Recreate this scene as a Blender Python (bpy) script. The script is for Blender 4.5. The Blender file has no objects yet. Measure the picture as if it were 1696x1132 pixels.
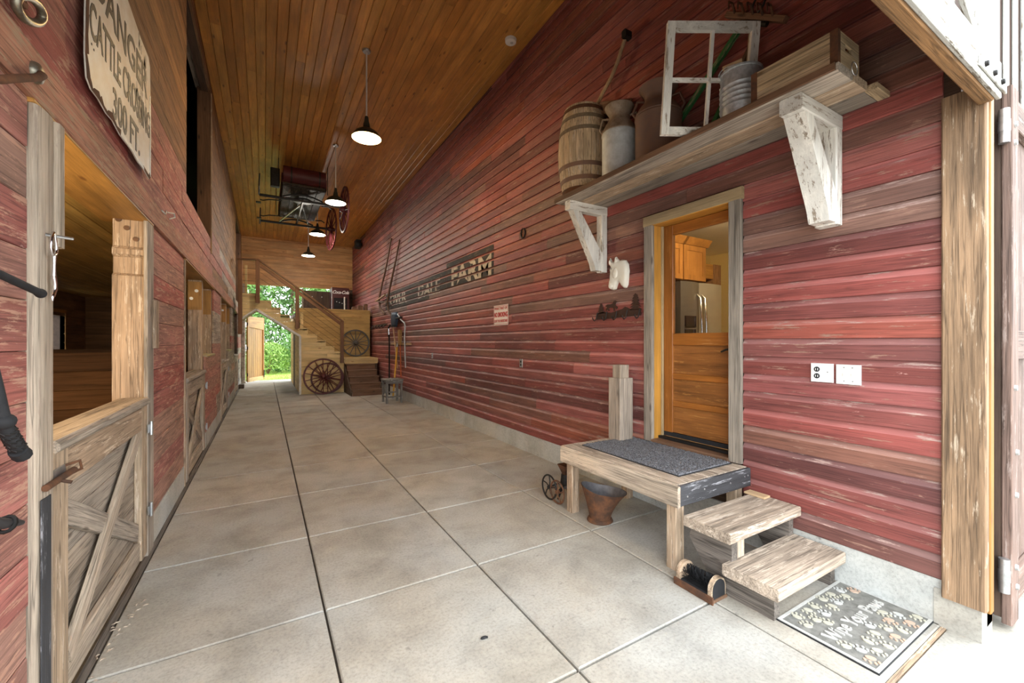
import bpy, bmesh, math, random
from mathutils import Vector, Matrix, Euler
R = math.radians
random.seed(7)
scene = bpy.context.scene
COL = scene.collection

# ------------------------------------------------------------------ camera, sky, exposure
cam_d = bpy.data.cameras.new('camera')
cam_d.sensor_width = 36.0
cam_d.lens = 693.0 / 1696.0 * 36.0
cam_d.clip_start = 0.02
cam_d.clip_end = 300
cam = bpy.data.objects.new('camera', cam_d)
COL.objects.link(cam)
cam.location = (0, 0, 1.55)
cam.rotation_euler = (R(90), 0, -math.atan2(410.0, 693.0))
scene.camera = cam

world = bpy.data.worlds.new('overcast_sky')
scene.world = world
world.use_nodes = True
wnt = world.node_tree
wbg = wnt.nodes['Background']
wbg.inputs['Color'].default_value = (.90, .96, 1.0, 1)
wbg.inputs['Strength'].default_value = 2.8

vs = scene.view_settings
vs.view_transform = 'Standard'
vs.look = 'None'
vs.gamma = 1.0
vs.use_curve_mapping = False
vs.exposure = 1.42
try:
    scene.cycles.max_bounces = 14
    scene.cycles.diffuse_bounces = 8
except Exception:
    pass

# ------------------------------------------------------------------ dimensions (metres)
WL, WR = -0.74, 3.17          # faces of the left and right walls
YF, YE = 0.62, 18.5           # front opening, far end wall
def zc(y): return 5.80 - 0.0175 * y   # ceiling underside

# ------------------------------------------------------------------ materials
MATS = {}
def new_mat(name):
    m = bpy.data.materials.new(name); m.use_nodes = True
    nt = m.node_tree
    return m, nt, nt.nodes['Principled BSDF']
def nd(nt, t, **kw):
    n = nt.nodes.new(t)
    for k, v in kw.items():
        if k in n.inputs: n.inputs[k].default_value = v
        else: setattr(n, k, v)
    return n
def ramp(nt, stops, interp='LINEAR'):
    n = nt.nodes.new('ShaderNodeValToRGB'); cr = n.color_ramp; cr.interpolation = interp
    while len(cr.elements) < len(stops): cr.elements.new(0.5)
    for e, (p, c) in zip(cr.elements, stops):
        e.position = p; e.color = (*c, 1) if len(c) == 3 else c
    return n
def g(v): return (v, v, v)
def mixc(nt, a, b, fac, mode='MIX'):
    n = nt.nodes.new('ShaderNodeMix'); n.data_type = 'RGBA'; n.blend_type = mode
    L = nt.links
    if isinstance(fac, (int, float)): n.inputs[0].default_value = fac
    else: L.new(fac, n.inputs[0])
    for s, i in ((a, 6), (b, 7)):
        if isinstance(s, (tuple, list)): n.inputs[i].default_value = (*s, 1)
        else: L.new(s, n.inputs[i])
    return n.outputs[2]
def objvec(nt):
    tc = nt.nodes.new('ShaderNodeTexCoord'); oi = nt.nodes.new('ShaderNodeObjectInfo')
    ml = nd(nt, 'ShaderNodeVectorMath', operation='SCALE'); ml.inputs[0].default_value = (37.1, 17.7, 53.3)
    nt.links.new(oi.outputs['Random'], ml.inputs['Scale'])
    ad = nd(nt, 'ShaderNodeVectorMath', operation='ADD')
    nt.links.new(tc.outputs['Object'], ad.inputs[0]); nt.links.new(ml.outputs[0], ad.inputs[1])
    return ad.outputs[0], oi.outputs['Random']
def mapped(nt, vec, sc):
    mp = nt.nodes.new('ShaderNodeMapping'); mp.inputs['Scale'].default_value = sc
    nt.links.new(vec, mp.inputs['Vector']); return mp.outputs[0]
def noise(nt, vec, scale, detail=4, rough=0.6, dist=0.0):
    n = nd(nt, 'ShaderNodeTexNoise', Scale=scale, Detail=detail, Roughness=rough, Distortion=dist)
    nt.links.new(vec, n.inputs['Vector']); return n.outputs['Fac']

WOODS = {}
def defwood(key, cols, **kw): WOODS[key] = (cols, kw)
def wood(key, axis='x'):
    mk = key + '_' + axis
    if mk in MATS: return MATS[mk]
    cols, k = WOODS[key]
    contrast = k.get('contrast', .55); wear = k.get('wear', 0); bare = k.get('bare', (.30, .22, .16))
    rough = k.get('rough', .72); bump = k.get('bump', .5); knots = k.get('knots', 0); s = k.get('scale', 1.0)
    dark = k.get('dark', (.02, .015, .012)); white = k.get('scuff', 0); scol = k.get('scuffcol', (.75, .66, .6))
    m, nt, b = new_mat(mk); L = nt.links
    vec, rnd = objvec(nt)
    def sc(along, across): return tuple((along if a == axis else across) * s for a in 'xyz')
    gA = noise(nt, mapped(nt, vec, sc(1.1, 16)), 1.0, 7, .65, .4)
    gB = noise(nt, mapped(nt, vec, sc(2.6, 130)), 1.0, 5, .68)
    big = noise(nt, mapped(nt, vec, sc(1.3, 3.0)), 1.0, 3, .6)
    if len(cols) > 1:
        base = ramp(nt, [(i / (len(cols) - 1), c) for i, c in enumerate(cols)]); L.new(rnd, base.inputs[0]); bc = base.outputs[0]
    else: bc = tuple(cols[0])
    r1 = ramp(nt, [(.28, g(1 - contrast)), (.5, g(.92)), (.72, g(1.18))]); L.new(gA, r1.inputs[0])
    c = mixc(nt, bc, r1.outputs[0], 1.0, 'MULTIPLY')
    r2 = ramp(nt, [(.30, g(1 - contrast * .7)), (.52, g(1.0)), (.7, g(1.08))]); L.new(gB, r2.inputs[0])
    c = mixc(nt, c, r2.outputs[0], 1.0, 'MULTIPLY')
    r3 = ramp(nt, [(.3, g(.72)), (.7, g(1.12))]); L.new(big, r3.inputs[0])
    c = mixc(nt, c, r3.outputs[0], 1.0, 'MULTIPLY')
    crack = k.get('crack', 0)
    if crack:
        cn = noise(nt, mapped(nt, vec, sc(.9, 34)), 1.0, 3, .55, .3)
        rc = ramp(nt, [(.5 - .035, g(1)), (.5, g(1 - crack)), (.5 + .035, g(1))]); L.new(cn, rc.inputs[0])
        c = mixc(nt, c, rc.outputs[0], 1.0, 'MULTIPLY')
    if wear:
        wn = noise(nt, mapped(nt, vec, sc(4.0, 30)), 1.0, 9, .75, .2)
        av = nd(nt, 'ShaderNodeMath', operation='MULTIPLY_ADD'); av.inputs[1].default_value = .25
        L.new(gB, av.inputs[0]); L.new(wn, av.inputs[2])
        rw = ramp(nt, [(.74 - wear * .3, g(0)), (.80 - wear * .3, g(1))]); L.new(av.outputs[0], rw.inputs[0])
        wb = mixc(nt, bare, r2.outputs[0], 1.0, 'MULTIPLY')
        c = mixc(nt, c, wb, rw.outputs[0])
    if white:
        wn2 = noise(nt, mapped(nt, vec, sc(5, 20)), 1.0, 9, .8, .3)
        rw2 = ramp(nt, [(.66 - white * .1, g(0)), (.69 - white * .1, g(.75))]); L.new(wn2, rw2.inputs[0])
        c = mixc(nt, c, scol, rw2.outputs[0])
    if knots:
        vo = nd(nt, 'ShaderNodeTexVoronoi', Scale=1.0)
        L.new(mapped(nt, vec, sc(2.2, 7)), vo.inputs['Vector'])
        rk = ramp(nt, [(.05, g(1)), (.11 + .05 * knots, g(0))]); L.new(vo.outputs['Distance'], rk.inputs[0])
        kf = nd(nt, 'ShaderNodeMath', operation='MULTIPLY'); kf.inputs[1].default_value = .8; L.new(rk.outputs[0], kf.inputs[0])
        c = mixc(nt, c, dark, kf.outputs[0])
    L.new(c, b.inputs['Base Color'])
    b.inputs['Roughness'].default_value = rough
    b.inputs['Specular IOR Level'].default_value = k.get('spec', .3)
    bp = nd(nt, 'ShaderNodeBump', Strength=bump, Distance=.004)
    hm = nd(nt, 'ShaderNodeMath', operation='ADD'); L.new(gA, hm.inputs[0]); L.new(gB, hm.inputs[1])
    L.new(hm.outputs[0], bp.inputs['Height']); L.new(bp.outputs[0], b.inputs['Normal'])
    MATS[mk] = m; return m

RED = [(.13, .042, .037), (.27, .068, .056), (.35, .088, .074), (.20, .056, .048), (.41, .120, .104),
       (.20, .100, .072), (.38, .095, .055), (.27, .075, .070), (.44, .145, .125), (.15, .050, .045), (.25, .140, .105), (.36, .095, .078)]
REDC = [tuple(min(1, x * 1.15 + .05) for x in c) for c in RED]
defwood('redboard', RED, wear=.10, bare=(.30, .17, .125), contrast=.36, scuff=.10, scuffcol=(.62, .36, .31), rough=.55, spec=.4, crack=.35)
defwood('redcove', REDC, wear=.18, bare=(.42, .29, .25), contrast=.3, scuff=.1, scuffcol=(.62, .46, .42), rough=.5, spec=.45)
defwood('redleft', [(.40, .13, .11), (.45, .18, .15), (.43, .12, .10), (.43, .25, .19), (.48, .19, .155), (.36, .20, .155), (.45, .16, .13)],
        wear=.28, bare=(.50, .28, .20), contrast=.36, scuff=.25, scuffcol=(.64, .46, .40), bump=.8, crack=.45)
defwood('salmon', [(.48, .22, .14), (.44, .19, .13)], contrast=.35, wear=.3, bare=(.40, .26, .17), bump=.5, crack=.5)
defwood('brownboard', [(.30, .155, .065), (.34, .18, .08), (.26, .14, .065), (.36, .19, .075)], contrast=.5, bump=.8, crack=.5)
defwood('ceiling', [(.56, .24, .05), (.68, .34, .085), (.46, .185, .035), (.62, .30, .07), (.50, .21, .042), (.66, .33, .08)],
        contrast=.35, knots=.35, rough=.36, spec=.5, bump=.15, dark=(.10, .03, .008))
defwood('pine', [(.54, .27, .10), (.58, .32, .13), (.48, .23, .08)], contrast=.3, knots=.6, rough=.5, bump=.2, dark=(.16, .06, .02))
defwood('palepine', [(.72, .52, .23), (.78, .58, .28), (.66, .46, .19), (.74, .54, .26)], contrast=.28, knots=.5, rough=.55, bump=.2, dark=(.22, .10, .03))
defwood('shadedpine', [(.46, .29, .095), (.50, .32, .11), (.42, .26, .085)], contrast=.3, knots=.6, rough=.55, bump=.2, dark=(.2, .09, .03))  # darker pine: shade behind the stairs put into the loft wall colour
defwood('stoolgrey', [(.20, .19, .175)], contrast=.5, wear=.2, bare=(.45, .43, .40))
defwood('grey', [(.46, .38, .30), (.52, .44, .36), (.42, .34, .27), (.50, .40, .30)], contrast=.6, bump=.9, knots=.3, dark=(.10, .07, .05), crack=.5)
defwood('paleweather', [(.58, .48, .37), (.62, .50, .38), (.54, .44, .34)], contrast=.5, bump=.9, wear=.2, bare=(.36, .28, .22), crack=.5)
defwood('warmweather', [(.52, .37, .25), (.48, .34, .23), (.55, .41, .28)], contrast=.5, bump=.8, knots=.25, dark=(.12, .08, .05), wear=.2, bare=(.62, .50, .38), crack=.5)
defwood('step', [(.50, .40, .31), (.46, .36, .27)], contrast=.55, bump=.7, knots=.3, dark=(.14, .09, .06), wear=.3, bare=(.60, .50, .40), crack=.5)
defwood('charred', [(.055, .055, .06)], contrast=.5, wear=.12, bare=(.30, .30, .32), bump=.7)
defwood('darkbrown', [(.10, .06, .04), (.13, .08, .05), (.08, .05, .035)], contrast=.5, bump=.4)
defwood('oldbrown', [(.20, .11, .065), (.24, .13, .075), (.17, .09, .05)], contrast=.5, bump=.7, knots=.3)
defwood('stallwood', [(.20, .10, .045), (.25, .125, .055), (.17, .085, .04)], contrast=.5, bump=.5)
defwood('amber', [(.45, .23, .055), (.40, .19, .045), (.50, .26, .07)], contrast=.4, knots=.3, rough=.5, bump=.2, dark=(.18, .07, .02))
defwood('yellowlit', [(.80, .50, .08), (.76, .46, .07)], contrast=.25)
defwood('stallceil', [(.66, .42, .13), (.60, .37, .11), (.70, .46, .15)], contrast=.35, rough=.5, bump=.2)
defwood('doorstain', [(.36, .125, .022)], contrast=.35, rough=.36, spec=.5, bump=.15, wear=.08, bare=(.45, .2, .06))
defwood('doorworn', [(.34, .13, .03), (.30, .11, .028)], contrast=.5, rough=.42, spec=.5, bump=.3, wear=.15, bare=(.42, .19, .05))
defwood('jamb', [(.62, .30, .055)], contrast=.3, rough=.5, bump=.1)
defwood('graytrim', [(.34, .29, .235), (.37, .31, .25)], contrast=.5, bump=.8, knots=.2, dark=(.08, .06, .05), crack=.5)
defwood('lintel', [(.46, .34, .19)], contrast=.4, bump=.5)
defwood('whitepaint', [(.80, .77, .70), (.84, .81, .75)], contrast=.14, wear=.22, bare=(.30, .24, .18), bump=.4, scuff=0)
defwood('cabinet', [(.36, .165, .045)], contrast=.3, rough=.35, bump=.1)
defwood('facadebrown', [(.040, .018, .008), (.05, .023, .011)], contrast=.4)
defwood('facadewhite', [(.46, .45, .42), (.50, .49, .46)], contrast=.2, wear=.25, bare=(.14, .11, .08))
defwood('stringer', [(.20, .17, .145)], contrast=.6, bump=.9, crack=.6)
defwood('barndoor', [(.23, .15, .12), (.20, .13, .10)], contrast=.5, wear=.2, bare=(.30, .23, .20), bump=.8, crack=.5)
defwood('postbrown', [(.34, .215, .125)], contrast=.6, wear=.12, bare=(.46, .36, .26), bump=.8, crack=.5)
defwood('handle', [(.54, .37, .21)], contrast=.4, bump=.4)
defwood('thill', [(.16, .10, .07), (.20, .12, .08)], contrast=.4, bump=.4)
defwood('greenpaint', [(.05, .20, .065)], contrast=.3, wear=.25, bare=(.40, .33, .2), bump=.3)
defwood('redpaint', [(.11, .016, .014)], contrast=.35, wear=.12, bare=(.16, .09, .06), rough=.5)
defwood('maroon', [(.085, .014, .017)], contrast=.3, rough=.5)
defwood('greywheel', [(.13, .125, .115)], contrast=.4)
defwood('barrelwood', [(.60, .45, .29), (.64, .48, .31), (.54, .39, .24), (.62, .47, .32)], contrast=.5, bump=.7, wear=.2, bare=(.50, .42, .34), crack=.5)
defwood('crate', [(.62, .46, .28), (.57, .41, .24), (.66, .50, .32)], contrast=.55, bump=.8, knots=.25, dark=(.12, .07, .03), crack=.5)
defwood('blackpaint', [(.028, .026, .024), (.045, .038, .032)], contrast=.4, wear=.22, bare=(.13, .09, .07))

def simple(name, col, rough=.6, metal=0.0, spec=.4, var=0.0, vscale=20, col2=None, bump=0.0):
    if name in MATS: return MATS[name]
    m, nt, b = new_mat(name)
    b.inputs['Roughness'].default_value = rough; b.inputs['Metallic'].default_value = metal
    b.inputs['Specular IOR Level'].default_value = spec
    if var or col2:
        vec, rnd = objvec(nt)
        n = noise(nt, vec, vscale, 6, .65)
        c2 = col2 or tuple(x * (1 - var) for x in col)
        r = ramp(nt, [(.38, c2), (.62, col)]); nt.links.new(n, r.inputs[0]); nt.links.new(r.outputs[0], b.inputs['Base Color'])
        if bump:
            bp = nd(nt, 'ShaderNodeBump', Strength=bump, Distance=.004); nt.links.new(n, bp.inputs['Height']); nt.links.new(bp.outputs[0], b.inputs['Normal'])
    else: b.inputs['Base Color'].default_value = (*col, 1)
    MATS[name] = m; return m
def emit(name, col, st):
    if name in MATS: return MATS[name]
    m, nt, b = new_mat(name)
    b.inputs['Base Color'].default_value = (*col, 1)
    b.inputs['Emission Color'].default_value = (*col, 1); b.inputs['Emission Strength'].default_value = st
    MATS[name] = m; return m
def glass_mat():
    if 'pane_glass' in MATS: return MATS['pane_glass']
    m, nt, b = new_mat('pane_glass')
    for n in list(nt.nodes):
        if n.type == 'BSDF_PRINCIPLED': nt.nodes.remove(n)
    out = [n for n in nt.nodes if n.type == 'OUTPUT_MATERIAL'][0]
    t = nd(nt, 'ShaderNodeBsdfTransparent'); t.inputs[0].default_value = (.96, .97, .96, 1)
    gl = nd(nt, 'ShaderNodeBsdfGlossy', Roughness=.02)
    mx = nt.nodes.new('ShaderNodeMixShader'); mx.inputs[0].default_value = .05
    nt.links.new(t.outputs[0], mx.inputs[1]); nt.links.new(gl.outputs[0], mx.inputs[2]); nt.links.new(mx.outputs[0], out.inputs[0])
    MATS['pane_glass'] = m; return m
def concrete(name, cols, stain=.5):
    if name in MATS: return MATS[name]
    m, nt, b = new_mat(name); L = nt.links
    ge = nt.nodes.new('ShaderNodeNewGeometry'); oi = nt.nodes.new('ShaderNodeObjectInfo')
    pos = ge.outputs['Position']
    rr = ramp(nt, [(i / (len(cols) - 1), c) for i, c in enumerate(cols)]); L.new(oi.outputs['Random'], rr.inputs[0])
    n1 = noise(nt, pos, 2.2, 6, .65, .3); n2 = noise(nt, pos, 60, 5, .7); n3 = noise(nt, pos, 9, 5, .7)
    r1 = ramp(nt, [(.3, g(.70)), (.55, g(1.0)), (.75, g(1.12))]); L.new(n1, r1.inputs[0])
    c = mixc(nt, rr.outputs[0], r1.outputs[0], 1, 'MULTIPLY')
    r2 = ramp(nt, [(.3, g(.74)), (.5, g(1.0)), (.7, g(1.1))]); L.new(n2, r2.inputs[0])
    c = mixc(nt, c, r2.outputs[0], 1, 'MULTIPLY')
    r3 = ramp(nt, [(.66 - .06 * stain, g(1)), (.74, g(.55))]); L.new(n3, r3.inputs[0])
    c = mixc(nt, c, r3.outputs[0], 1, 'MULTIPLY')
    n4 = noise(nt, pos, 1.1, 3, .5)
    r4 = ramp(nt, [(.42, (1, .96, .90)), (.62, (.97, .99, 1.0))]); L.new(n4, r4.inputs[0])
    c = mixc(nt, c, r4.outputs[0], 1, 'MULTIPLY')
    L.new(c, b.inputs['Base Color']); b.inputs['Roughness'].default_value = .8; b.inputs['Specular IOR Level'].default_value = .25
    bp = nd(nt, 'ShaderNodeBump', Strength=.35, Distance=.003); L.new(n2, bp.inputs['Height']); L.new(bp.outputs[0], b.inputs['Normal'])
    MATS[name] = m; return m
CONC = concrete('slab_concrete', [(.42, .40, .36), (.46, .435, .39), (.40, .38, .345), (.44, .415, .37)])
CONCB = concrete('base_concrete', [(.50, .50, .47), (.46, .465, .45)], .3)
CONCD = simple('joint_dark', (.07, .055, .042), .95, var=.4)
IRON = simple('black_iron', (.03, .028, .027), .55, .6, var=.3)
STEEL = simple('zinc_steel', (.55, .56, .57), .38, .9, var=.25, vscale=30)
RUST = simple('rust', (.15, .062, .028), .85, .15, col2=(.07, .036, .022), vscale=14, bump=.3)
BROWNMETAL = simple('brown_metal', (.16, .098, .075), .7, .2, col2=(.20, .11, .07), vscale=8)
CHROME = simple('chrome', (.75, .75, .76), .18, 1.0)
BLACKRUB = simple('black_rubber', (.018, .018, .02), .8, var=.3)
WHITEPL = simple('white_plastic', (.80, .79, .75), .45)
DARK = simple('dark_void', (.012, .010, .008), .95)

# ------------------------------------------------------------------ mesh helpers
class MB:
    def __init__(s): s.v = []; s.f = []
    def add(s, vs, fs):
        o = len(s.v); s.v += [Vector(p) for p in vs]; s.f += [tuple(i + o for i in f) for f in fs]; return s
    def box(s, x0, x1, y0, y1, z0, z1):
        return s.add([(x0, y0, z0), (x1, y0, z0), (x1, y1, z0), (x0, y1, z0), (x0, y0, z1), (x1, y0, z1), (x1, y1, z1), (x0, y1, z1)],
                     [(0, 3, 2, 1), (4, 5, 6, 7), (0, 1, 5, 4), (1, 2, 6, 5), (2, 3, 7, 6), (3, 0, 4, 7)])
    def prism(s, pts, axis, a0, a1):
        n = len(pts)
        def P(p, a):
            return {'x': (a, p[0], p[1]), 'y': (p[0], a, p[1]), 'z': (p[0], p[1], a)}[axis]
        vs = [P(p, a0) for p in pts] + [P(p, a1) for p in pts]
        fs = [tuple(range(n)), tuple(range(2 * n - 1, n - 1, -1))] + [(i, (i + 1) % n, n + (i + 1) % n, n + i) for i in range(n)]
        return s.add(vs, fs)
    def cbox(s, x0, x1, y0, y1, z0, z1, c=.004, axis='x'):
        a, b_, lo, hi = {'x': ((y0, y1), (z0, z1), x0, x1), 'y': ((x0, x1), (z0, z1), y0, y1), 'z': ((x0, x1), (y0, y1), z0, z1)}[axis]
        c = min(c, (a[1] - a[0]) * .3, (b_[1] - b_[0]) * .3)
        p = [(a[0] + c, b_[0]), (a[1] - c, b_[0]), (a[1], b_[0] + c), (a[1], b_[1] - c), (a[1] - c, b_[1]), (a[0] + c, b_[1]), (a[0], b_[1] - c), (a[0], b_[0] + c)]
        return s.prism(p, axis, lo, hi)
    def beam(s, p0, p1, w, h, up=(0, 0, 1)):
        p0, p1 = Vector(p0), Vector(p1); d = (p1 - p0).normalized(); up = Vector(up)
        sd = d.cross(up)
        if sd.length < 1e-4: sd = d.cross(Vector((1, 0, 0)))
        sd.normalize(); u = sd.cross(d).normalized()
        vs = [p + sd * (a * w / 2) + u * (b * h / 2) for p in (p0, p1) for a, b in ((-1, -1), (1, -1), (1, 1), (-1, 1))]
        return s.add(vs, [(3, 2, 1, 0), (4, 5, 6, 7), (0, 1, 5, 4), (1, 2, 6, 5), (2, 3, 7, 6), (3, 0, 4, 7)])
    def tube(s, pts, r, n=8, closed=False, cap=True):
        pts = [Vector(p) for p in pts]; m = len(pts); rr = r if isinstance(r, (list, tuple)) else [r] * m
        o = len(s.v); prev = None
        for i, p in enumerate(pts):
            if closed: t = pts[(i + 1) % m] - pts[i - 1]
            else: t = pts[min(i + 1, m - 1)] - pts[max(i - 1, 0)]
            t.normalize()
            if prev is None:
                a = Vector((0, 0, 1)) if abs(t.z) < .9 else Vector((1, 0, 0))
                u = t.cross(a).normalized()
            else:
                u = prev - t * prev.dot(t); u.normalize()
            prev = u; w = t.cross(u)
            for k in range(n):
                an = 2 * math.pi * k / n
                s.v.append(p + (u * math.cos(an) + w * math.sin(an)) * rr[i])
        for i in range(m if closed else m - 1):
            j = (i + 1) % m
            for k in range(n):
                k2 = (k + 1) % n
                s.f.append((o + i * n + k, o + i * n + k2, o + j * n + k2, o + j * n + k))
        if cap and not closed:
            s.f.append(tuple(o + k for k in range(n - 1, -1, -1))); s.f.append(tuple(o + (m - 1) * n + k for k in range(n)))
        return s
    def cyl(s, p0, p1, r, n=12, r1=None): return s.tube([p0, p1], [r, r if r1 is None else r1], n)
    def lathe(s, prof, c=(0, 0, 0), n=24, axis='z', cap=True, a0=0, a1=2 * math.pi):
        o = len(s.v); c = Vector(c); full = abs(a1 - a0 - 2 * math.pi) < 1e-6; m = n if full else n + 1
        for r, z in prof:
            for k in range(m):
                a = a0 + (a1 - a0) * k / n; x, y = r * math.cos(a), r * math.sin(a)
                p = {'z': (x, y, z), 'y': (x, z, y), 'x': (z, x, y)}[axis]
                s.v.append(c + Vector(p))
        for i in range(len(prof) - 1):
            for k in range(n):
                k2 = (k + 1) % m
                s.f.append((o + i * m + k, o + i * m + k2, o + (i + 1) * m + k2, o + (i + 1) * m + k))
        if cap and full:
            if prof[0][0] > 1e-5: s.f.append(tuple(o + k for k in range(m)))
            if prof[-1][0] > 1e-5: s.f.append(tuple(o + (len(prof) - 1) * m + k for k in range(m)))
        return s
    def sphere(s, c, r, n=12, m=8, sc=(1, 1, 1)):
        c = Vector(c); o = len(s.v)
        for i in range(m + 1):
            t = math.pi * i / m
            for k in range(n):
                a = 2 * math.pi * k / n
                s.v.append(c + Vector((r * sc[0] * math.sin(t) * math.cos(a), r * sc[1] * math.sin(t) * math.sin(a), r * sc[2] * math.cos(t))))
        for i in range(m):
            for k in range(n): s.f.append((o + i * n + k, o + i * n + (k + 1) % n, o + (i + 1) * n + (k + 1) % n, o + (i + 1) * n + k))
        return s
    def build(s, name, mat, parent=None, smooth=0, axis=None, center=True, merge=False):
        """mat: material or wood key; vertices are given in world space (the parent sits unrotated at its location)"""
        off = Vector((0, 0, 0))
        pp = parent
        while pp is not None: off += pp.location; pp = pp.parent
        lo = Vector((min(v[i] for v in s.v) for i in range(3))); hi = Vector((max(v[i] for v in s.v) for i in range(3)))
        cen = (lo + hi) / 2
        if not parent: cen.z = lo.z
        if not center: cen = Vector((0, 0, 0))
        me = bpy.data.meshes.new(name)
        me.from_pydata([v - cen for v in s.v], [], s.f)
        bm = bmesh.new(); bm.from_mesh(me)
        if merge: bmesh.ops.remove_doubles(bm, verts=bm.verts, dist=1e-5)
        bmesh.ops.recalc_face_normals(bm, faces=bm.faces); bm.to_mesh(me); bm.free()
        if isinstance(mat, str):
            d = hi - lo
            ax = axis or 'xyz'[max(range(3), key=lambda i: d[i])]
            mat = wood(mat, ax)
        me.materials.append(mat)
        if smooth:
            me.polygons.foreach_set('use_smooth', [True] * len(me.polygons))
            try: me.set_sharp_from_angle(angle=R(smooth))
            except Exception: pass
        o = bpy.data.objects.new(name, me); COL.objects.link(o)
        o.location = cen - off
        if parent: o.parent = parent
        return o
def tag(o, label=None, cat=None, group=None, kind=None):
    if label: o['label'] = label
    if cat: o['category'] = cat
    if group: o['group'] = group
    if kind: o['kind'] = kind
    return o
def struct(o): o['kind'] = 'structure'; return o
def thing(name, label, cat, loc=(0, 0, 0), group=None):
    o = bpy.data.objects.new(name, None); COL.objects.link(o); o.empty_display_size = .1
    o.location = loc; return tag(o, label, cat, group)
def copy_tree(o, parent=None):
    c = o.copy(); COL.objects.link(c)
    if parent: c.parent = parent
    for ch in o.children: copy_tree(ch, c)
    return c
def tbeam(name, p0, p1, w, h, mat, parent, up=(0, 0, 1), ch=.004):
    """a board between two points as an object of its own, its local X along the board"""
    p0, p1 = Vector(p0), Vector(p1); d = p1 - p0; ln = d.length; d.normalize(); up = Vector(up)
    sd = up.cross(d)
    if sd.length < 1e-4: sd = Vector((0, 1, 0)).cross(d)
    sd.normalize(); u = d.cross(sd)
    b = MB().cbox(-ln / 2, ln / 2, -w / 2, w / 2, -h / 2, h / 2, ch, 'x')
    o = b.build(name, mat, None, axis='x', center=False)
    off = Vector((0, 0, 0)); pp = parent
    while pp is not None: off += pp.location; pp = pp.parent
    mx = Matrix((d, sd, u)).transposed()
    o.rotation_euler = mx.to_euler(); o.location = (p0 + p1) / 2 - off
    if parent: o.parent = parent
    return o
def text_mb(body, size, depth=.003, bold=.0, align='CENTER', shear=0.0, spacing=1.0):
    cu = bpy.data.curves.new('lettering', 'FONT'); cu.body = body; cu.size = size; cu.extrude = depth / 2; cu.offset = bold
    cu.align_x = align; cu.align_y = 'CENTER'; cu.shear = shear; cu.resolution_u = 3; cu.space_character = spacing
    ob = bpy.data.objects.new('lettering', cu); COL.objects.link(ob)
    dg = bpy.context.evaluated_depsgraph_get(); dg.update()
    me = bpy.data.meshes.new_from_object(ob.evaluated_get(dg))
    vs = [v.co.copy() for v in me.vertices]; fs = [tuple(p.vertices) for p in me.polygons]
    bpy.data.objects.remove(ob); bpy.data.curves.remove(cu); bpy.data.meshes.remove(me)
    return vs, fs
def text(name, body, size, origin, ux, uy, mat, parent, depth=.003, bold=0.0, sx=1.0, align='CENTER', shear=0.0, spacing=1.0):
    vs, fs = text_mb(body, size, depth, bold, align, shear, spacing)
    ux, uy, o = Vector(ux).normalized(), Vector(uy).normalized(), Vector(origin); uz = ux.cross(uy)
    m = MB(); m.add([o + ux * (v.x * sx) + uy * v.y + uz * v.z for v in vs], fs)
    return m.build(name, mat, parent)

# ------------------------------------------------------------------ floor and ground
floor = struct(MB().box(WL - .1, WR + .2, .75, YE + .1, -.20, -.022).build('floor', CONCD))
xj = [WL, .30, 1.276, 2.306, WR + .03]
yj = [.77, 1.54, 2.62, 3.674]
while yj[-1] + 1.07 < YE - .3: yj.append(yj[-1] + 1.07)
yj.append(YE)
for i in range(4):
    for j in range(len(yj) - 1):
        gp = .006
        x0, x1, y0, y1 = xj[i] + gp, xj[i + 1] - gp, yj[j] + gp, yj[j + 1] - gp
        if i == 0: x0 += .035
        c = .006; z0, z1 = -.03, 0
        m = MB().add([(x0, y0, z0), (x1, y0, z0), (x1, y1, z0), (x0, y1, z0), (x0, y0, z1 - c), (x1, y0, z1 - c), (x1, y1, z1 - c), (x0, y1, z1 - c),
                      (x0 + c, y0 + c, z1), (x1 - c, y0 + c, z1), (x1 - c, y1 - c, z1), (x0 + c, y1 - c, z1)],
                     [(0, 1, 5, 4), (1, 2, 6, 5), (2, 3, 7, 6), (3, 0, 4, 7), (4, 5, 9, 8), (5, 6, 10, 9), (6, 7, 11, 10), (7, 4, 8, 11), (8, 9, 10, 11)])
        m.build('slab', CONC, floor)
MB().box(WL, WR + .04, .752, .772, -.03, -.003).build('expansion_strip', 'warmweather', floor)
MB().box(WR + .0, WR + .03, .78, 2.6, -.03, .004).build('expansion_strip', 'warmweather', floor)
apron = struct(MB().box(-8, 9, -9, .735, -.2, -.026).build('ground_apron', CONCD))
for i, (x0, x1) in enumerate([(-8, -3.2), (-3.2, .30), (.30, 2.306), (2.306, 5.2), (5.2, 9)]):
    for (y0, y1) in [(-9, -5.2), (-5.2, -1.6), (-1.6, .755)]:
        MB().cbox(x0 + .006, x1 - .006, y0 + .006, y1 - .006, -.03, -.004, .004, 'x').build('slab', CONC, apron)
struct(MB().box(-60, 60, -60, 60, -.5, -.21).build('ground', simple('gravel', (.34, .32, .29), .95, var=.4, vscale=9)))
struct(MB().box(-6, 9, YE + .12, YE + 1.2, -.2, -.015).build('ground_gravel', simple('gravel_pale', (.46, .45, .43), .95, var=.45, vscale=40)))

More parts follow.
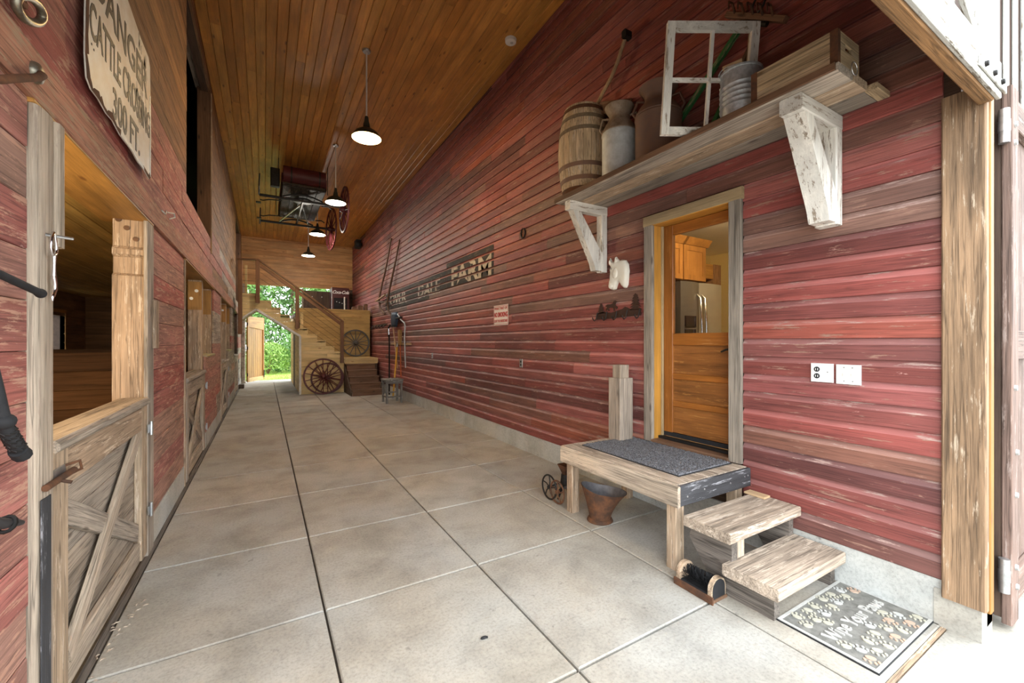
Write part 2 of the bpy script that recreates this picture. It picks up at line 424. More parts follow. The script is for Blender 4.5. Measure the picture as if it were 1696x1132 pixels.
# ------------------------------------------------------------------ right wall
wr = MB()
for (y0, y1, z0, z1) in [(.70, 1.94, 0, 6.2), (1.94, 2.74, 0, .60), (1.94, 2.74, 2.66, 6.2), (2.74, YE + .2, 0, 6.2)]:
    wr.box(WR + .025, WR + .16, y0, y1, z0, z1)
wall_right = struct(wr.build('wall_right', 'darkbrown', axis='y'))
MB().cbox(WR + .004, WR + .03, .70, 1.9, -.02, .252, .004, 'y').build('concrete_base', CONCB, wall_right)
for k in range(5):
    a = 1.9 + k * 3.35
    MB().cbox(WR + .004, WR + .03, a + .002, a + 3.348, -.02, .252, .003, 'y').build('concrete_base', CONCB, wall_right)
PITCH = .132
def siding(y0, y1, z, parent):
    o = WR
    p = [(o + .024, z + .001), (o + .002, z + .001), (o, z + .004), (o, z + .092), (o + .003, z + .101), (o + .009, z + .110), (o + .015, z + .120), (o + .018, z + PITCH), (o + .024, z + PITCH)]
    dx = random.uniform(-.0022, .0022)
    p = [(a + (dx if i in (1, 2, 3) else 0), b) for i, (a, b) in enumerate(p)]
    b = MB().prism(p, 'y', y0, y1).build('board', 'redboard', parent, axis='y')
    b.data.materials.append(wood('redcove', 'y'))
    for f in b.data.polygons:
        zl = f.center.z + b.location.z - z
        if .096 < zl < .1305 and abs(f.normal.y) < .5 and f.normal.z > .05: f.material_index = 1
    return b
DARKROWS = {}
nrow = 42
for r in range(nrow):
    z = .25 + r * PITCH
    segs = [(.765, YE)]
    if z + PITCH * .6 < 2.73: segs = [(.765, 1.868), (2.812, YE)]
    for a, b in segs:
        y = a; first = True
        while y < b - .01:
            ln = random.uniform(1.6, 3.6) if y < 6 else random.uniform(2.6, 5.2)
            if first and a > 2: ln = random.uniform(.7, 3.0)
            if first and a < 1 and b > 3: ln = random.uniform(1.2, 5)
            if first and b < 2: ln = 9
            first = False
            e = min(b, y + ln)
            if b - e < .5: e = b
            siding(y + .0012, e - .0012, z, wall_right); y = e

# ------------------------------------------------------------------ ceiling
ceil = struct(MB().add([(WL - .2, YF, zc(YF) + .03), (WR + .2, YF, zc(YF) + .03), (WR + .2, YE + .2, zc(YE) + .03), (WL - .2, YE + .2, zc(YE) + .03),
                        (WL - .2, YF, 6.4), (WR + .2, YF, 6.4), (WR + .2, YE + .2, 6.4), (WL - .2, YE + .2, 6.4)],
                       [(0, 1, 2, 3), (4, 5, 6, 7), (0, 1, 5, 4), (1, 2, 6, 5), (2, 3, 7, 6), (3, 0, 4, 7)]).build('ceiling', 'darkbrown'))
cw = .1265; nC = int(round((WR - WL) / cw)); cw = (WR - WL) / nC
for i in range(nC):
    x0 = WL + i * cw; x1 = x0 + cw; y = YF + .05
    ln = random.uniform(1.5, 5)
    while y < YE - .01:
        e = min(YE, y + ln)
        if YE - e < .8: e = YE
        pts = [(x0 + .0008, .03), (x1 - .0008, .03), (x1 - .0008, .007), (x1 - .007, 0), (x0 + .007, 0), (x0 + .0008, .007)]
        m = MB(); n = 6; ya, yb = y + .001, e - .001
        m.add([(p, ya, zc(ya) + q) for p, q in pts] + [(p, yb, zc(yb) + q) for p, q in pts],
              [tuple(range(n)), tuple(range(2 * n - 1, n - 1, -1))] + [(k, (k + 1) % n, n + (k + 1) % n, n + k) for k in range(n)])
        m.build('ceiling_board', 'ceiling', ceil, axis='y'); y = e; ln = random.uniform(3.2, 5.5)

# ------------------------------------------------------------------ left wall
OPEN = [(2.20, 4.12, -1, 2.44), (5.62, 7.52, -1, 2.44), (7.52, 8.68, 1.33, 2.44), (9.95, 11.85, -1, 2.44), (11.85, 12.95, 1.33, 2.44),
        (14.3, 16.2, -1, 2.44), (5.80, 8.22, 3.185, 5.56), (15.0, 17.6, 2.9, 5.3)]
wl = MB()
def cut(y0, y1, z0, z1, ops):
    zm = (z0 + z1) / 2; segs = [(y0, y1)]
    for (a, b, c, d) in ops:
        if c < zm < d:
            ns = []
            for s0, s1 in segs:
                if b <= s0 or a >= s1: ns.append((s0, s1)); continue
                if a > s0: ns.append((s0, a))
                if b < s1: ns.append((b, s1))
            segs = ns
    return segs
rows = [(.20 + .185 * k + (.02 if k == 0 else 0), .20 + .185 * (k + 1), 'redleft') for k in range(12)]
rows = [(.22 + .185 * k, .22 + .185 * (k + 1), 'redleft') for k in range(12)]
zz = 2.625
for k in range(4): rows.append((zz, zz + .187, 'redleft')); zz += .187
while zz < 5.74:
    rows.append((zz, zz + .142, 'brownboard')); zz += .142
for z0, z1, mt in rows + [(2.441, 2.625, 'x'), (0, .22, 'x')]:
    for a, b in cut(YF, YE + .1, z0, z1, OPEN): wl.box(WL - .12, WL - .024, a, b, z0, z1 if z1 < 5.7 else 6.2)
wall_left = struct(wl.build('wall_left', 'darkbrown', axis='y'))
for z0, z1, mt in rows:
    for a, b in cut(YF, YE, z0, z1, OPEN):
        y = a; ln = random.uniform(1.2, 3.5)
        while y < b - .01:
            e = min(b, y + ln)
            if b - e < .6: e = b
            mm = mt
            if mt == 'redleft' and y > 8.3 and z0 > 2.6: mm = 'brownboard'
            if mt == 'redleft' and y > 8.6: mm = 'grey' if random.random() < .6 else 'redleft'
            o = WL + random.uniform(-.003, .003)
            MB().prism([(WL - .024, z0 + .0015), (o - .003, z0 + .0015), (o, z0 + .0045), (o, z1 - .0045), (o - .003, z1 - .0015), (WL - .024, z1 - .0015)], 'y', y + .001, e - .001).build('board', mm, wall_left, axis='y')
            y = e; ln = random.uniform(1.8, 3.6)
# header board that runs the length above the stalls
y = YF
for e in (5.0, 9.3, 13.9, YE):
    MB().cbox(WL - .025, WL + .022, y + .001, e - .001, 2.44, 2.622, .005, 'y').build('header_board', 'salmon', wall_left, axis='y'); y = e
for a, b in cut(YF, YE, .05, .15, OPEN):
    MB().cbox(WL - .02, WL + .004, a, b, -.02, .215, .004, 'y').build('concrete_base', CONCB, wall_left)
MB().box(WL - .005, WL + .034, 2.0, YE, -.028, -.004).build('expansion_strip', 'stringer', wall_left)
# underside lining of the header, between the posts
for a, b in [(2.2, 4.12), (5.62, 8.68), (9.95, 12.95)]:
    MB().cbox(WL - .27, WL + .018, a, b, 2.425, 2.439, .003, 'y').build('header_lining', 'amber', wall_left, axis='y')

# ------------------------------------------------------------------ stalls behind the left wall
st = MB()
st.box(-3.55, -3.35, .8, 10.6, 0, 3.0); st.box(-3.55, -3.35, 11.4, 12.6, 0, 3.0)
st.box(-3.55, -3.35, 10.6, 11.4, 0, 1.34); st.box(-3.55, -3.35, 10.6, 11.4, 2.1, 3.0)
st.box(-3.55, WL - .12, 12.5, 12.7, 0, 3.0); st.box(-3.55, WL - .12, .7, .9, 0, 3.0)
wall_stall = struct(st.build('wall_stalls', 'darkbrown'))
zz = 0.0
while zz < 2.55:
    for a, b in cut(.9, 12.5, zz, zz + .17, [(10.6, 11.4, 1.34, 2.1)]):
        MB().cbox(-3.352, -3.33, a, b, zz + .002, zz + .168, .003, 'y').build('board', 'stallwood', wall_stall)
    MB().cbox(-3.33, WL - .13, 12.478, 12.5, zz + .002, zz + .168, .003, 'x').build('board', 'stallwood', wall_stall)
    zz += .17
cs = struct(MB().box(-3.5, WL - .025, .8, 12.7, 2.532, 2.95).build('ceiling_stalls', 'darkbrown'))
for k in range(19):
    x0 = -3.33 + k * .135
    MB().cbox(x0 + .0015, x0 + .1335, .9, 12.5, 2.505, 2.532, .004, 'y').build('ceiling_board', 'stallceil', cs, axis='y')
struct(MB().box(-3.5, WL - .05, .8, 12.6, -.2, -.01).build('floor_stalls', simple('straw_floor', (.20, .15, .09), .95, var=.4)))
def partition(y):
    pt = thing('stall_partition', 'dark wooden half-height partition inside the stall behind the square post' if y < 7 else 'dark half-height stall partition farther down the row', 'partition', (-2.1, y, 0))
    for k in range(7):
        MB().cbox(-3.32, -.98, y - .02, y + .02, .03 + k * .2, .228 + k * .2, .004, 'x').build('board', 'stallwood', pt)
    MB().cbox(-1.16, -1.08, y - .065, y - .021, 0, 2.0, .004, 'z').build('post', 'darkbrown', pt)
partition(6.2); partition(9.2)
struct(MB().cbox(-3.56, -3.42, 10.55, 11.45, 1.30, 2.14, .004, 'y').build('window_1', 'amber')) if False else None
wf = struct(MB().box(-3.40, -3.325, 10.54, 10.6, 1.30, 2.14).box(-3.40, -3.325, 11.4, 11.46, 1.30, 2.14).box(-3.40, -3.325, 10.54, 11.46, 1.28, 1.34).box(-3.40, -3.325, 10.54, 11.46, 2.1, 2.16).build('window_1', 'amber'))
for k in range(14):
    MB().cbox(-4.6, -4.57, 10.6 + k * .5, 11.095 + k * .5, 0.2, 2.2, .003, 'z').build('shutter_board', 'yellowlit', wf)  # boards outside the stall window, its yellow light put into their colour
rv = thing('recessed_light', 'black round recessed light in the amber stall ceiling', 'light', (-.98, 3.68, 2.50))
MB().lathe([(.075, 2.505), (.075, 2.498), (.06, 2.498), (.055, 2.506)], (-.98, 3.68, 0), 20, cap=True).build('housing', BLACKRUB, rv, 40)
# assumed warm bulb, added out of view to light the near stall
sb = thing('assumed_stall_lamp', 'assumed bare warm bulb hanging on a cord inside the near stall, out of view', 'lamp', (-1.9, 2.3, 2.0))
MB().cyl((-1.9, 2.3, 2.06), (-1.9, 2.3, 2.506), .004, 6).build('cord', BLACKRUB, sb)
MB().lathe([(.02, 2.07), (.025, 2.05), (.025, 2.0), (.02, 1.99)], (-1.9, 2.3, 0), 14).build('holder', WHITEPL, sb, 40)
MB().sphere((-1.9, 2.3, 1.95), .035, 12, 8, (1, 1, 1.3)).build('bulb', emit('bulb_warm', (1, .70, .36), 8), sb, 60)
def lamp_light(name, loc, power, col, rad, parent=None):
    l = bpy.data.lights.new(name, 'POINT'); l.energy = power; l.color = col; l.shadow_soft_size = rad
    o = bpy.data.objects.new(name, l); COL.objects.link(o)
    if parent: o.parent = parent; o.location = Vector(loc) - parent.location
    else: o.location = loc
    return o
lamp_light('assumed_stall_light', (-1.9, 2.3, 1.85), 55, (1, .76, .44), .04, sb)  # point light of the assumed, unseen stall bulb

# loft behind the left wall: a dark closed space
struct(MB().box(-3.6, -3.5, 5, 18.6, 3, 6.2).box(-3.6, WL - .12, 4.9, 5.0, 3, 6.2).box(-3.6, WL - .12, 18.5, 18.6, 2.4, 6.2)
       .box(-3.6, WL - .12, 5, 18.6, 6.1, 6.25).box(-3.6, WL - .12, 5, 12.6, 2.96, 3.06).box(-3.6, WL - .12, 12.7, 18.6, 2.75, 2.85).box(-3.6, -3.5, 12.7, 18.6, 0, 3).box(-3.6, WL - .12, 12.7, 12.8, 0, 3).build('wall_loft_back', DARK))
lo = struct(MB().cbox(WL - .17, WL + .006, 8.16, 8.30, 3.10, 5.62, .004, 'z').build('trim_1', 'oldbrown'))
MB().cbox(WL - .20, WL - .01, 5.74, 8.30, 5.56, 5.62, .004, 'y').build('loft_header', 'grey', lo, axis='y')
MB().cbox(WL + .004, WL + .02, 8.17, 8.21, 2.95, 5.5, .003, 'z').build('corner_strip', 'warmweather', lo)
struct(MB().cbox(WL - .15, WL + .01, 17.54, 17.68, 2.85, 5.35, .004, 'z').build('trim_2', 'oldbrown'))

# ------------------------------------------------------------------ posts of the left wall
pole = thing('door_post', 'pale round-edged wooden post beside the nearest stall door, snap hook hanging on it', 'post', (WL, 2.28, 0))
m = MB(); prof = []
for k in range(9):
    a = -math.pi / 2 + math.pi * k / 8
    prof.append((WL + .012 + .016 * math.cos(a * .98), 2.285 + .076 * math.sin(a)))
prof = [(WL - .06, 2.209)] + prof + [(WL - .06, 2.361)]
m.prism(prof, 'z', -.01, 2.424); m.build('shaft', 'paleweather', pole, 35, axis='z')
MB().cbox(WL - .05, WL + .034, 2.355, 2.425, 1.93, 2.424, .012, 'z').build('upper_strip', 'paleweather', pole)
MB().cbox(WL + .026, WL + .031, 2.22, 2.30, .15, .96, .002, 'z').build('tar_stain_board', 'charred', pole)
post2 = thing('square_post', 'square notched timber post with plugged dowel holes beside the near stall opening', 'post', (-.83, 4.05, 0))
m = MB(); yp = 3.97
prof = [(yp, -.01), (yp, 2.02), (yp + .028, 2.04), (yp + .028, 2.155), (yp - .0, 2.175), (yp - .0, 2.21), (yp + .02, 2.235), (yp + .02, 2.424), (4.12, 2.424), (4.12, -.01)]
m.prism([(a, b) for a, b in prof], 'x', -.925, WL - .012); m.build('shaft', 'warmweather', post2, axis='z')
MB().cbox(WL - .012, WL + .014, 3.95, 4.135, -.01, 2.424, .004, 'z').build('corner_strip', 'grey', post2)
for (x, z) in [(-.895, 2.42), (-.85, 2.365), (-.80, 2.29)]:
    MB().cyl((x, yp + .017, z - .0), (x, yp + .012, z), .017, 14).build('dowel_plug', 'oldbrown', post2)
MB().cbox(WL + .014, WL + .04, 4.06, 4.17, 1.50, 1.86, .008, 'z').build('turn_block', 'warmweather', post2)
MB().cbox(WL + .0, WL + .008, 4.14, 4.165, .3, 1.1, .002, 'z').build('dark_strip', 'darkbrown', post2)

def hinge(par, y, z, s=1.0):
    MB().cyl((WL + .030, y, z - .05 * s), (WL + .030, y, z + .05 * s), .010 * s, 8).box(WL + .018, WL + .024, y - .04 * s, y + .04 * s, z - .03 * s, z + .03 * s).build('hinge', STEEL, par, 40)
def stall_door(y0, y1, label, wm, xm, latch, ztop=1.12):
    d = thing('stall_door', label, 'door', (WL, (y0 + y1) / 2, 0))
    n = 6; z = .05; hz = (ztop - .06) / n
    for k in range(n):
        MB().cbox(WL - .06, WL - .035, y0 + .01, y1 - .01, z + .002, z + hz - .002, .003, 'y').build('board', 'grey', d, axis='y'); z += hz
    w = .16
    MB().cbox(WL - .034, WL + .014, y0, y0 + w, .02, ztop - .02, .006, 'z').build('stile', wm, d)
    MB().cbox(WL - .034, WL + .010, y1 - w, y1, .03, ztop - .02, .006, 'z').build('stile', wm, d)
    MB().cbox(WL - .034, WL + .010, y0 + w, y1 - w, ztop - .19, ztop - .03, .006, 'y').build('rail', wm, d, axis='y')
    MB().cbox(WL - .034, WL - .002, y0 + w, y1 - w, .02, .16, .006, 'y').build('rail', xm, d, axis='y')
    # crossed braces
    za, zb = .17, ztop - .2
    tbeam('brace', (WL - .02, y0 + w, zb - .09), (WL - .02, y1 - w, za + .06), .11, .026, 'grey', d, up=(1, 0, 0))
    tbeam('brace', (WL - .004, y0 + w + .04, za - .0), (WL - .004, y1 - w + .01, zb + .03), .10, .026, xm, d, up=(1, 0, 0))
    # worn plank cap
    m = MB(); m.cbox(WL - .15, WL + .03, y0 + .02, y1 - .02, ztop - .025, ztop + .03, .016, 'y'); m.build('cap', 'grey', d, 40, axis='y')
    hinge(d, y1 + .005, .92); hinge(d, y1 + .005, .33)
    if latch:
        MB().box(WL + .015, WL + .022, y0 - .10, y0 + .10, .975, 1.035).build('bolt_plate', STEEL, d)
        MB().cyl((WL + .036, y0 - .13, 1.0), (WL + .036, y0 + .14, 1.0), .013, 10).cyl((WL + .036, y0 - .02, 1.0), (WL + .075, y0 - .02, .985), .007, 8).build('sliding_bolt', RUST, d, 40)
        MB().tube([(WL + .02, y0 + .1, 1.03), (WL + .06, y0 + .12, 1.04), (WL + .06, y0 + .14, 1.0), (WL + .02, y0 + .15, .98)], .006, 6).build('keeper', RUST, d, 40)
    return d
stall_door(2.365, 3.955, 'weathered half door with crossed braces, nearest to the camera, rusty sliding bolt', 'warmweather', 'paleweather', True)
def bay(y, lab1, lab2, lab3):
    stall_door(y + .04, y + 1.72, lab1, 'grey', 'paleweather', False)
    for k, (yy, x0, lb) in enumerate([(y + 1.74, -.93, lab2), (y + 2.92, -.89, lab3)]):
        p = thing('bay_post', lb, 'post', ((x0 + WL) / 2, yy + .07, 0))
        z0 = 0 if k == 0 else 1.33
        MB().cbox(x0, WL - .03, yy, yy + .14, z0, 2.424, .006, 'z').build('shaft', 'warmweather', p)
        MB().cbox(x0, WL - .03, yy - .003, yy, 2.0, 2.40, .001, 'z').build('cleat', 'amber', p, axis='z')
        if k == 0:
            for (x, z) in ((x0 + .04, 2.16), (x0 + .10, 2.27)):
                MB().cyl((x, yy + .001, z), (x, yy - .012, z), .022, 10).build('bolt', STEEL, p)
    led = thing('bay_ledge', 'mossy plank ledge of the stall window, light put into its colour, ' + ('third' if y > 8 else 'second') + ' bay from the front', 'ledge', (WL - .05, y + 2.4, 1.33))
    MB().cbox(WL - .16, WL + .02, y + 1.90, y + 3.0, 1.32, 1.352, .006, 'y').build('plank', simple('greenlit', (.33, .34, .13), .9, col2=(.40, .33, .22), vscale=9), led)  # green foliage light put into the plank colour
    MB().cbox(WL - .02, WL + .012, y - .04, y + .012, 0.0, 2.424, .004, 'z').build('edge_strip', 'warmweather', wall_left)
bay(5.66, 'grey half door with crossed braces in the second bay', 'bolted timber post between the second half door and its window', 'timber post closing the second bay window')
bay(9.98, 'grey half door with crossed braces in the third bay', 'bolted timber post between the third half door and its window', 'timber post closing the third bay window')
stall_door(14.36, 16.1, 'small pale half door nearest to the staircase', 'paleweather', 'paleweather', False)
bp = thing('timber_block', 'dark brown timber block on the floor by the far left wall', 'block', (WL + .08, 16.5, 0))
MB().cbox(WL + .012, WL + .16, 16.32, 16.7, 0, .13, .01, 'y').build('block', 'darkbrown', bp)

# ------------------------------------------------------------------ front opening: header, corner post, facade, barn door
fac = MB(); fac.box(3.38, 9, .665, .70, 0, 6.5); fac.box(-6, 3.379, .632, .665, 2.93, 6.5); fac.box(-6, WL - .1, .632, .665, 0, 2.93)
facade = struct(fac.build('wall_front', 'facadebrown', axis='z'))
xs = 2.10
for X in (-.86, -.62, -.38, -.14, .10, .34, .58, .82, 1.05, 1.28, 1.51, 1.74, 1.97, 2.20, 2.43, 2.665, 2.89, 3.59, 3.81, 4.03, 4.25, 4.47, 4.69, 4.91, 5.13):
    w_ = .065 if X < 3.3 else .10
    MB().cbox(X, X + w_, .617 if X < 3.3 else .652, .631 if X < 3.3 else .664, 2.945 if X < 3.3 else 2.7, 6.4, .004, 'z').build('batten', 'facadewhite', facade)
MB().cbox(2.955, 3.19, .575, .631, 2.942, 6.4, .006, 'z').build('corner_post', 'facadewhite', facade)
tbeam('brace', (1.9, .587, 3.56), (2.93, .587, 2.965), .05, .022, 'facadewhite', facade, up=(0, 1, 0))
hdr = struct(MB().cbox(-1.2, 3.16, .552, .572, 2.762, 2.94, .004, 'x').build('trim_3', 'facadewhite', axis='x'))
MB().cbox(-1.2, 3.14, .573, .631, 2.758, 2.928, .006, 'x').build('soffit_board', 'brownboard', hdr, axis='x')
cp = struct(MB().cbox(3.145, 3.20, .60, .765, .17, 2.86, .006, 'z').build('trim_4', 'postbrown'))
MB().cbox(3.20, 3.26, .595, .64, .15, 2.84, .004, 'z').build('jamb_strip', 'amber', cp)
MB().cbox(3.26, 3.37, .62, .70, .05, 2.84, .004, 'z').build('jamb_board', 'darkbrown', cp)
MB().cbox(3.17, 3.36, .62, .80, -.02, .2, .006, 'x').build('base_block', CONC, cp)
bd = thing('barn_door', 'tall weathered plank barn door swung back against the front wall', 'door', (4.2, .6, 0))
MB().cbox(3.425, 3.56, .56, .60, .03, 2.92, .005, 'z').build('stile', 'barndoor', bd)
MB().cbox(3.43, 3.47, .60, .66, .06, 2.9, .005, 'z').build('edge_board', 'darkbrown', bd)
for k in range(7):
    MB().cbox(3.47 + k * .2, 3.668 + k * .2, .60, .635, .04, 2.90, .003, 'z').build('plank', 'barndoor', bd)
for z in (.12, 1.45, 2.72):
    MB().cbox(3.56, 4.85, .565, .60, z, z + .16, .004, 'x').build('ledge', 'barndoor', bd, axis='x')
for z in (.22, .33, .72, .95, 2.62, 2.72, 1.3):
    MB().lathe([(.0, -.012), (.014, -.010), (.016, 0)], (3.49 + .02 * math.sin(z * 9), .56, z), 10, 'y').build('bolt', STEEL, bd, 50)
for z in (2.70, .30):
    h = MB(); h.cyl((3.40, .585, z - .09), (3.40, .585, z + .09), .022, 12).cyl((3.40, .585, z - .03), (3.40, .585, z + .03), .024, 12)
    h.box(3.405, 3.44, .57, .60, z - .06, z + .06); h.build('hinge', STEEL, bd, 40)
sh = tbeam('hinge_strap', (2.76, .546, 2.815), (3.20, .546, 2.815), .05, .010, 'facadewhite', facade, up=(0, 1, 0))
for f in (.15, .5, .85):
    MB().lathe([(.0, -.014), (.012, -.012), (.014, 0)], (2.76 + .40 * f, .541, 2.815 + .008 * (f - .5)), 8, 'y').build('hinge_bolt', IRON, facade, 50)

# ------------------------------------------------------------------ kitchen door and the kitchen behind
D0, D1, DZ0, DZ1 = 1.965, 2.714, .63, 2.645
door = struct(MB().cbox(WR - .035, WR - .002, 1.863, D0, .61, 2.645, .004, 'z').build('door_1', 'graytrim'))
MB().cbox(WR - .035, WR - .002, D1, 2.816, .61, 2.645, .004, 'z').build('casing', 'graytrim', door)
MB().cbox(WR - .038, WR - .002, 1.855, 2.82, 2.646, 2.74, .004, 'y').build('head_casing', 'lintel', door, axis='y')
MB().cbox(WR - .03, WR + .16, D1 + .001, D1 + .03, .62, DZ1, .003, 'z').build('jamb', 'jamb', door)
MB().cbox(WR - .03, WR + .16, D0 - .03, D0 - .001, .62, DZ1, .003, 'z').build('jamb', 'jamb', door)
MB().cbox(WR - .03, WR + .16, D0, D1, DZ1 - .002, DZ1 + .03, .003, 'y').build('head_jamb', 'jamb', door, axis='y')
MB().cbox(WR + .085, WR + .105, D1 - .022, D1, .64, DZ1 - .002, .003, 'z').build('stop', 'lintel', door)
MB().cbox(WR - .05, WR + .16, D0, D1, .58, .635, .004, 'y').build('threshold', 'oldbrown', door, axis='y')
MB().cbox(WR + .05, WR + .10, D0, D1, .635, .66, .004, 'y').build('sill_strip', IRON, door)
dx0, dx1 = WR + .11, WR + .15
leaf = MB().cbox(dx0, dx1, D1 - .115, D1 - .003, .665, DZ1 - .005, .003, 'z').build('leaf_stile', 'doorstain', door)
MB().cbox(dx0, dx1, D0 + .003, D0 + .04, .665, DZ1 - .005, .003, 'z').build('leaf_stile', 'doorstain', door)
a0, a1 = D0 + .04, D1 - .115
for z0, z1 in [(2.545, 2.64), (1.515, 1.625), (1.20, 1.255), (.945, 1.0), (.69, .70)]:
    MB().cbox(dx0 + .002, dx1, a0, a1, z0, z1, .006, 'y').build('leaf_rail', 'doorstain', door, axis='y')
for z0, z1 in [(1.255, 1.515), (1.0, 1.20), (.70, .945)]:
    MB().add([(dx0 + .024, a0, z0), (dx0 + .024, a1, z0), (dx0 + .024, a1, z1), (dx0 + .024, a0, z1), (dx0 + .030, a0, z0), (dx0 + .020, a1, z0), (dx0 + .020, a1, z1), (dx0 + .020, a0, z1)],
             [(0, 1, 2, 3), (4, 5, 6, 7), (0, 1, 5, 4), (1, 2, 6, 5), (2, 3, 7, 6), (3, 0, 4, 7)]).build('leaf_panel', 'doorworn', door, axis='y')
MB().box(dx0 - .004, dx0 + .02, D0 + .005, D1 - .005, .662, .70).build('door_sweep', BLACKRUB, door)
MB().box(dx0 + .018, dx0 + .022, a0, a1, 1.62, 2.55).build('pane', glass_mat(), door)
MB().tube([(dx0 - .002, D0 + .03, 1.49), (dx0 - .045, D0 + .035, 1.49), (dx0 - .055, D0 + .07, 1.485), (dx0 - .05, D0 + .12, 1.465)], [.012, .010, .009, .007], 8).box(dx0 - .006, dx0 + .001, D0 + .012, D0 + .045, 1.36, 1.54).build('lever_handle', IRON, door, 50)

KW = simple('kitchen_wall_paint', (.72, .58, .26), .7); KC = simple('kitchen_ceiling_paint', (.82, .80, .74), .8)
struct(MB().box(WR + .17, 8.0, 5.0, 5.1, .5, 3.4).build('wall_kitchen_back', KW))
struct(MB().box(7.4, 7.5, .9, 5.0, .5, 3.4).build('wall_kitchen_side', KW))
struct(MB().box(WR + .17, 8.0, .9, 1.0, .5, 3.4).build('wall_kitchen_front', 'oldbrown'))
struct(MB().box(WR + .17, 8.0, .9, 5.1, 3.2, 3.3).build('ceiling_kitchen', KC))
struct(MB().box(WR + .17, 8.0, .9, 5.1, .5, .63).build('floor_kitchen', simple('kitchen_floor', (.35, .24, .14), .5)))
fr = thing('refrigerator', 'stainless steel side-by-side refrigerator seen through the door glass', 'refrigerator', (5.3, 4.1, .63))
SS = simple('stainless', (.42, .41, .38), .32, .55, var=.1, vscale=3); SSD = simple('stainless_dark', (.16, .155, .15), .3, .55)  # darker copy has the freezer door's dark reflection put into its colour
MB().cbox(4.83, 5.74, 3.78, 4.5, .64, 2.36, .01, 'z').build('body', simple('fridge_side', (.05, .05, .052), .5, .3), fr)
def bow(x0, x1):
    n = 8; pts = [(x0 + (x1 - x0) * k / n, 3.70 - .022 * math.sin(math.pi * k / n)) for k in range(n + 1)] + [(x1, 3.775), (x0, 3.775)]
    return MB().prism(pts, 'z', .70, 2.37)
bow(4.832, 5.215).build('freezer_door', SSD, fr, 40); bow(5.222, 5.738).build('fridge_door', SS, fr, 40)
for x in (5.17, 5.27):
    MB().tube([(x, 3.69, 2.2), (x, 3.64, 2.15), (x, 3.615, 1.8), (x, 3.61, 1.5), (x, 3.615, 1.2), (x, 3.64, .9), (x, 3.69, .85)], .016, 8).build('handle', CHROME, fr, 50)
MB().box(4.90, 5.12, 3.668, 3.70, 1.75, 1.90).build('control_panel', simple('panel_black', (.01, .01, .012), .2), fr)
MB().box(4.90, 5.12, 3.672, 3.70, 1.40, 1.72).build('dispenser', simple('panel_black', (.01, .01, .012), .2), fr)
def cab(x0, x1, z0, z1, y, lab):
    c = thing('wall_cabinet', lab, 'cabinet', ((x0 + x1) / 2, y + .3, z0))
    MB().box(x0, x1, y, y + .6, z0, z1).build('body', 'cabinet', c)
    d = MB().cbox(x0 + .01, x1 - .01, y - .02, y, z0 + .01, z1 - .01, .004, 'x')
    dd = d.build('door', 'cabinet', c, axis='z')
    m = MB()
    for (p, q, r, s_) in [(x0 + .01, x0 + .08, z0 + .01, z1 - .01), (x1 - .08, x1 - .01, z0 + .01, z1 - .01), (x0 + .08, x1 - .08, z0 + .01, z0 + .08), (x0 + .08, x1 - .08, z1 - .08, z1 - .01)]:
        m.box(p, q, y - .03, y - .02, r, s_)
    m.build('frame', 'cabinet', dd, axis='z')
    m = MB().prism([(y - .09, z1 + .09), (y - .02, z1), (y + .6, z1), (y + .6, z1 + .09)], 'x', x0, x1 + .06); m.build('crown', 'cabinet', c)
cab(4.96, 5.46, 2.40, 2.90, 3.78, 'amber wooden cabinet above the refrigerator, right one')
cab(4.45, 4.955, 2.40, 2.90, 3.78, 'amber wooden cabinet above the refrigerator, left one')
kp = thing('kitchen_post', 'timber post and beam standing right of the refrigerator', 'post', (6.2, 4.2, .63))
MB().cbox(6.02, 6.20, 4.0, 4.15, .63, 2.75, .006, 'z').build('post', 'brownboard', kp)
MB().cbox(5.5, 6.02, 4.02, 4.14, 2.52, 2.75, .006, 'x').build('beam', 'amber', kp)
MB().box(5.76, 6.0, 4.3, 4.35, 1.9, 2.5).build('dark_niche', DARK, kp)
MB().box(6.3, 7.1, 4.6, 4.66, .63, 2.6).build('dark_panel', 'darkbrown', kp)
kl = thing('assumed_kitchen_light', 'assumed round ceiling light in the kitchen, out of view', 'lamp', (4.6, 2.6, 3.2))  # assumed lamp, unseen, added to light the kitchen
MB().lathe([(.0, 3.10), (.10, 3.12), (.15, 3.17), (.15, 3.2)], (4.6, 2.6, 0), 20).build('globe', emit('assumed_kitchen_globe', (1, .80, .5), 6), kl, 60)
lamp_light('assumed_kitchen_lamp', (4.6, 2.6, 2.98), 36, (1, .74, .42), .12, kl)  # point light of the assumed kitchen ceiling lamp

# ------------------------------------------------------------------ far end: end wall, loft, staircase
we = MB()
we.box(WL - .1, WR + .2, YE, YE + .15, 3.70, 6.2).box(WL - .1, -.62, YE, YE + .15, 0, 3.70).box(2.40, WR + .2, YE, YE + .15, 0, 3.70).box(.9, 2.40, YE, YE + .15, 0, 2.45)
wall_far = struct(we.build('wall_far', 'pine', axis='x'))
zz = 3.70
while zz < 5.55:
    sp = random.uniform(.4, 2.2)
    for a, b in ((WL, sp), (sp, WR)): MB().cbox(a + .001, b - .001, YE - .025, YE, zz + .0015, zz + .1405, .004, 'x').build('board', 'pine', wall_far, axis='x')
    zz += .142
zz = 2.56
while zz < 3.65:
    MB().cbox(2.41, WR, YE - .025, YE, zz + .0015, zz + .1405, .004, 'x').build('board', 'darkbrown', wall_far); zz += .142
MB().cbox(-.70, -.60, YE - .05, YE + .02, 0, 3.70, .005, 'z').build('jamb', 'paleweather', wall_far)
zz = .05
